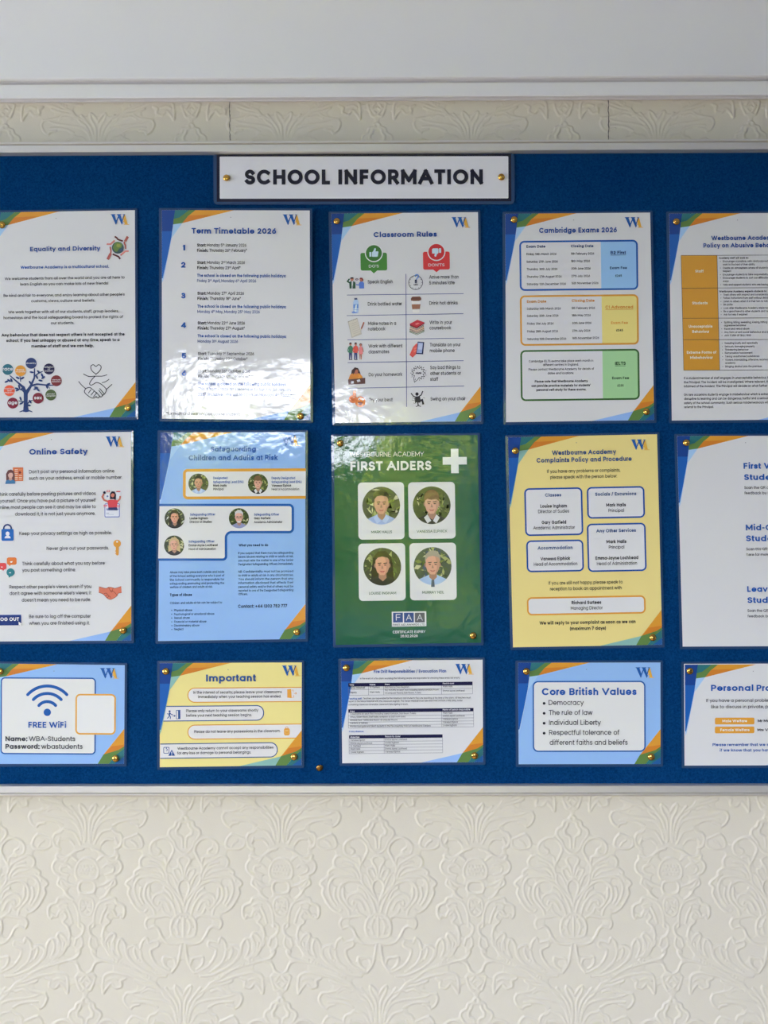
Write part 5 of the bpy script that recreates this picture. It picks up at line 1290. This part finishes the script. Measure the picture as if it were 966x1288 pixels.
def personal():
    S = Sheet('laminated_notice', 'white personal problems notice with two orange labels, at the right end of the lower row', 'notice',
              [(860.4, 835), (1040, 834.5), (1040.5, 962.4), (861, 963)])
    S.corners(inset=.9)
    S.use(855, 830, 8.703)
    h = S.part('heading'); h.t('Personal', BLUE, 340, 803, 339, 67, 13.5); h.t('Problems', BLUE, 838, 1315, 339, 67, 13.5)
    t = S.part('paragraph'); t.t('If you have a personal problem', BLK, 287, 1010, 460, 35, 9); t.t('like to discuss in private, please', BLK, 342, 1096, 528, 35, 9)
    for y0, y1, s, a, b, y in ((632, 706, 'Male Welfare', 465, 735, 681), (730, 803, 'Female Welfare', 442, 762, 779)):
        p = S.part('orange_label', 12); p.rr(384, y0, 816, y1, 15, (206, 146, 54)); p.z = 40; p.t(s, (234, 226, 206), a, b, y, 28, 13)
    t.t('Mr Mark Halls', BLK, 852, 1140, 680, 28, 13); t.t('Mrs Vanessa Elphick', BLK, 848, 1280, 778, 28, 13)
    n = S.part('paragraph'); n.t('Please remember that we can', BLUE, 357, 1030, 942, 31, 12); n.t('if we know that you have', BLUE, 437, 1010, 1002, 31, 12)
    S.build()
personal()

# ------------------------------------------------------------------ brass drawing pins
DOME = [(.0002, -.0062), (.0006, -.0055), (.0006, 0.0), (.0046, .0002), (.0050, .0007), (.0048, .0014), (.0041, .0023), (.0030, .0030), (.0016, .0034), (.0003, .0035)]
def make_pin(mat):
    e = empty('drawing_pin', (0, 0, 0))
    lathe('pin_head', DOME[3:], mat, e, 24)
    lathe('pin_shank', [(.0001, -.0062), (.0005, -.0052), (.0005, .0004)], M_STEEL, e, 8)
    return e
pin0 = make_pin(M_BRASS)
first_pin = [True]
def pin(px, py, label, off=.0025, tilt=(0, 0), old=False):
    if old: e = make_pin(M_OLDBRASS)
    elif first_pin[0]: e = pin0; first_pin[0] = False
    else:
        e = pin0.copy(); COL.objects.link(e)
        for ch in pin0.children:
            c = ch.copy(); COL.objects.link(c); c.parent = e
    e.location = wx(px, py, YB - off); e.location.y = YB - off
    e.rotation_euler = (tilt[0], 0, tilt[1])
    tag(e, label, 'pin', 'brass drawing pins')
TLs, BRs = 'brass drawing pin at the upper left corner of the ', 'brass drawing pin at the lower right corner of the '
for px, py, lab in ((285, 224, 'brass drawing pin at the left end of the white title sign'), (630.5, 223, 'brass drawing pin at the right end of the white title sign'),
                    (2.5, 283, TLs + 'equality and diversity notice'), (161, 513, BRs + 'equality and diversity notice'), (217, 275.5, TLs + 'term timetable'), (378, 523.5, BRs + 'term timetable'),
                    (423.5, 278.5, TLs + 'classroom rules notice'), (594, 523.5, BRs + 'classroom rules notice'), (646.5, 276.5, TLs + 'exam dates notice'), (813, 518, BRs + 'exam dates notice'), (850.5, 279, TLs + 'policy notice with orange cells'),
                    (155, 793, BRs + 'online safety notice'), (211.5, 552.5, TLs + 'blue safeguarding notice'), (373.5, 795, BRs + 'blue safeguarding notice'), (428, 557.5, TLs + 'green first aiders notice'), (595, 799.5, BRs + 'green first aiders notice'),
                    (648, 567, TLs + 'yellow complaints notice'), (821, 802, BRs + 'yellow complaints notice'), (863, 557, TLs + 'notice of three student headings'), (0.3, 844.5, TLs + 'free wifi notice'), (145.5, 954, BRs + 'free wifi notice'),
                    (208.5, 844.5, TLs + 'yellow Important notice'), (370, 952, BRs + 'yellow Important notice'), (435.5, 840, TLs + 'fire drill notice'), (597, 950.5, BRs + 'fire drill notice'), (662, 844.5, TLs + 'core British values notice'),
                    (819, 952, BRs + 'core British values notice'), (867.5, 844, TLs + 'personal problems notice')):
    pin(px, py, lab, tilt=(random.uniform(-.12, .12), random.uniform(-.12, .12)))
pin(402, 965.5, 'tarnished brass drawing pin alone in the blue felt below the yellow Important notice', .0004, (.3, .25), True)
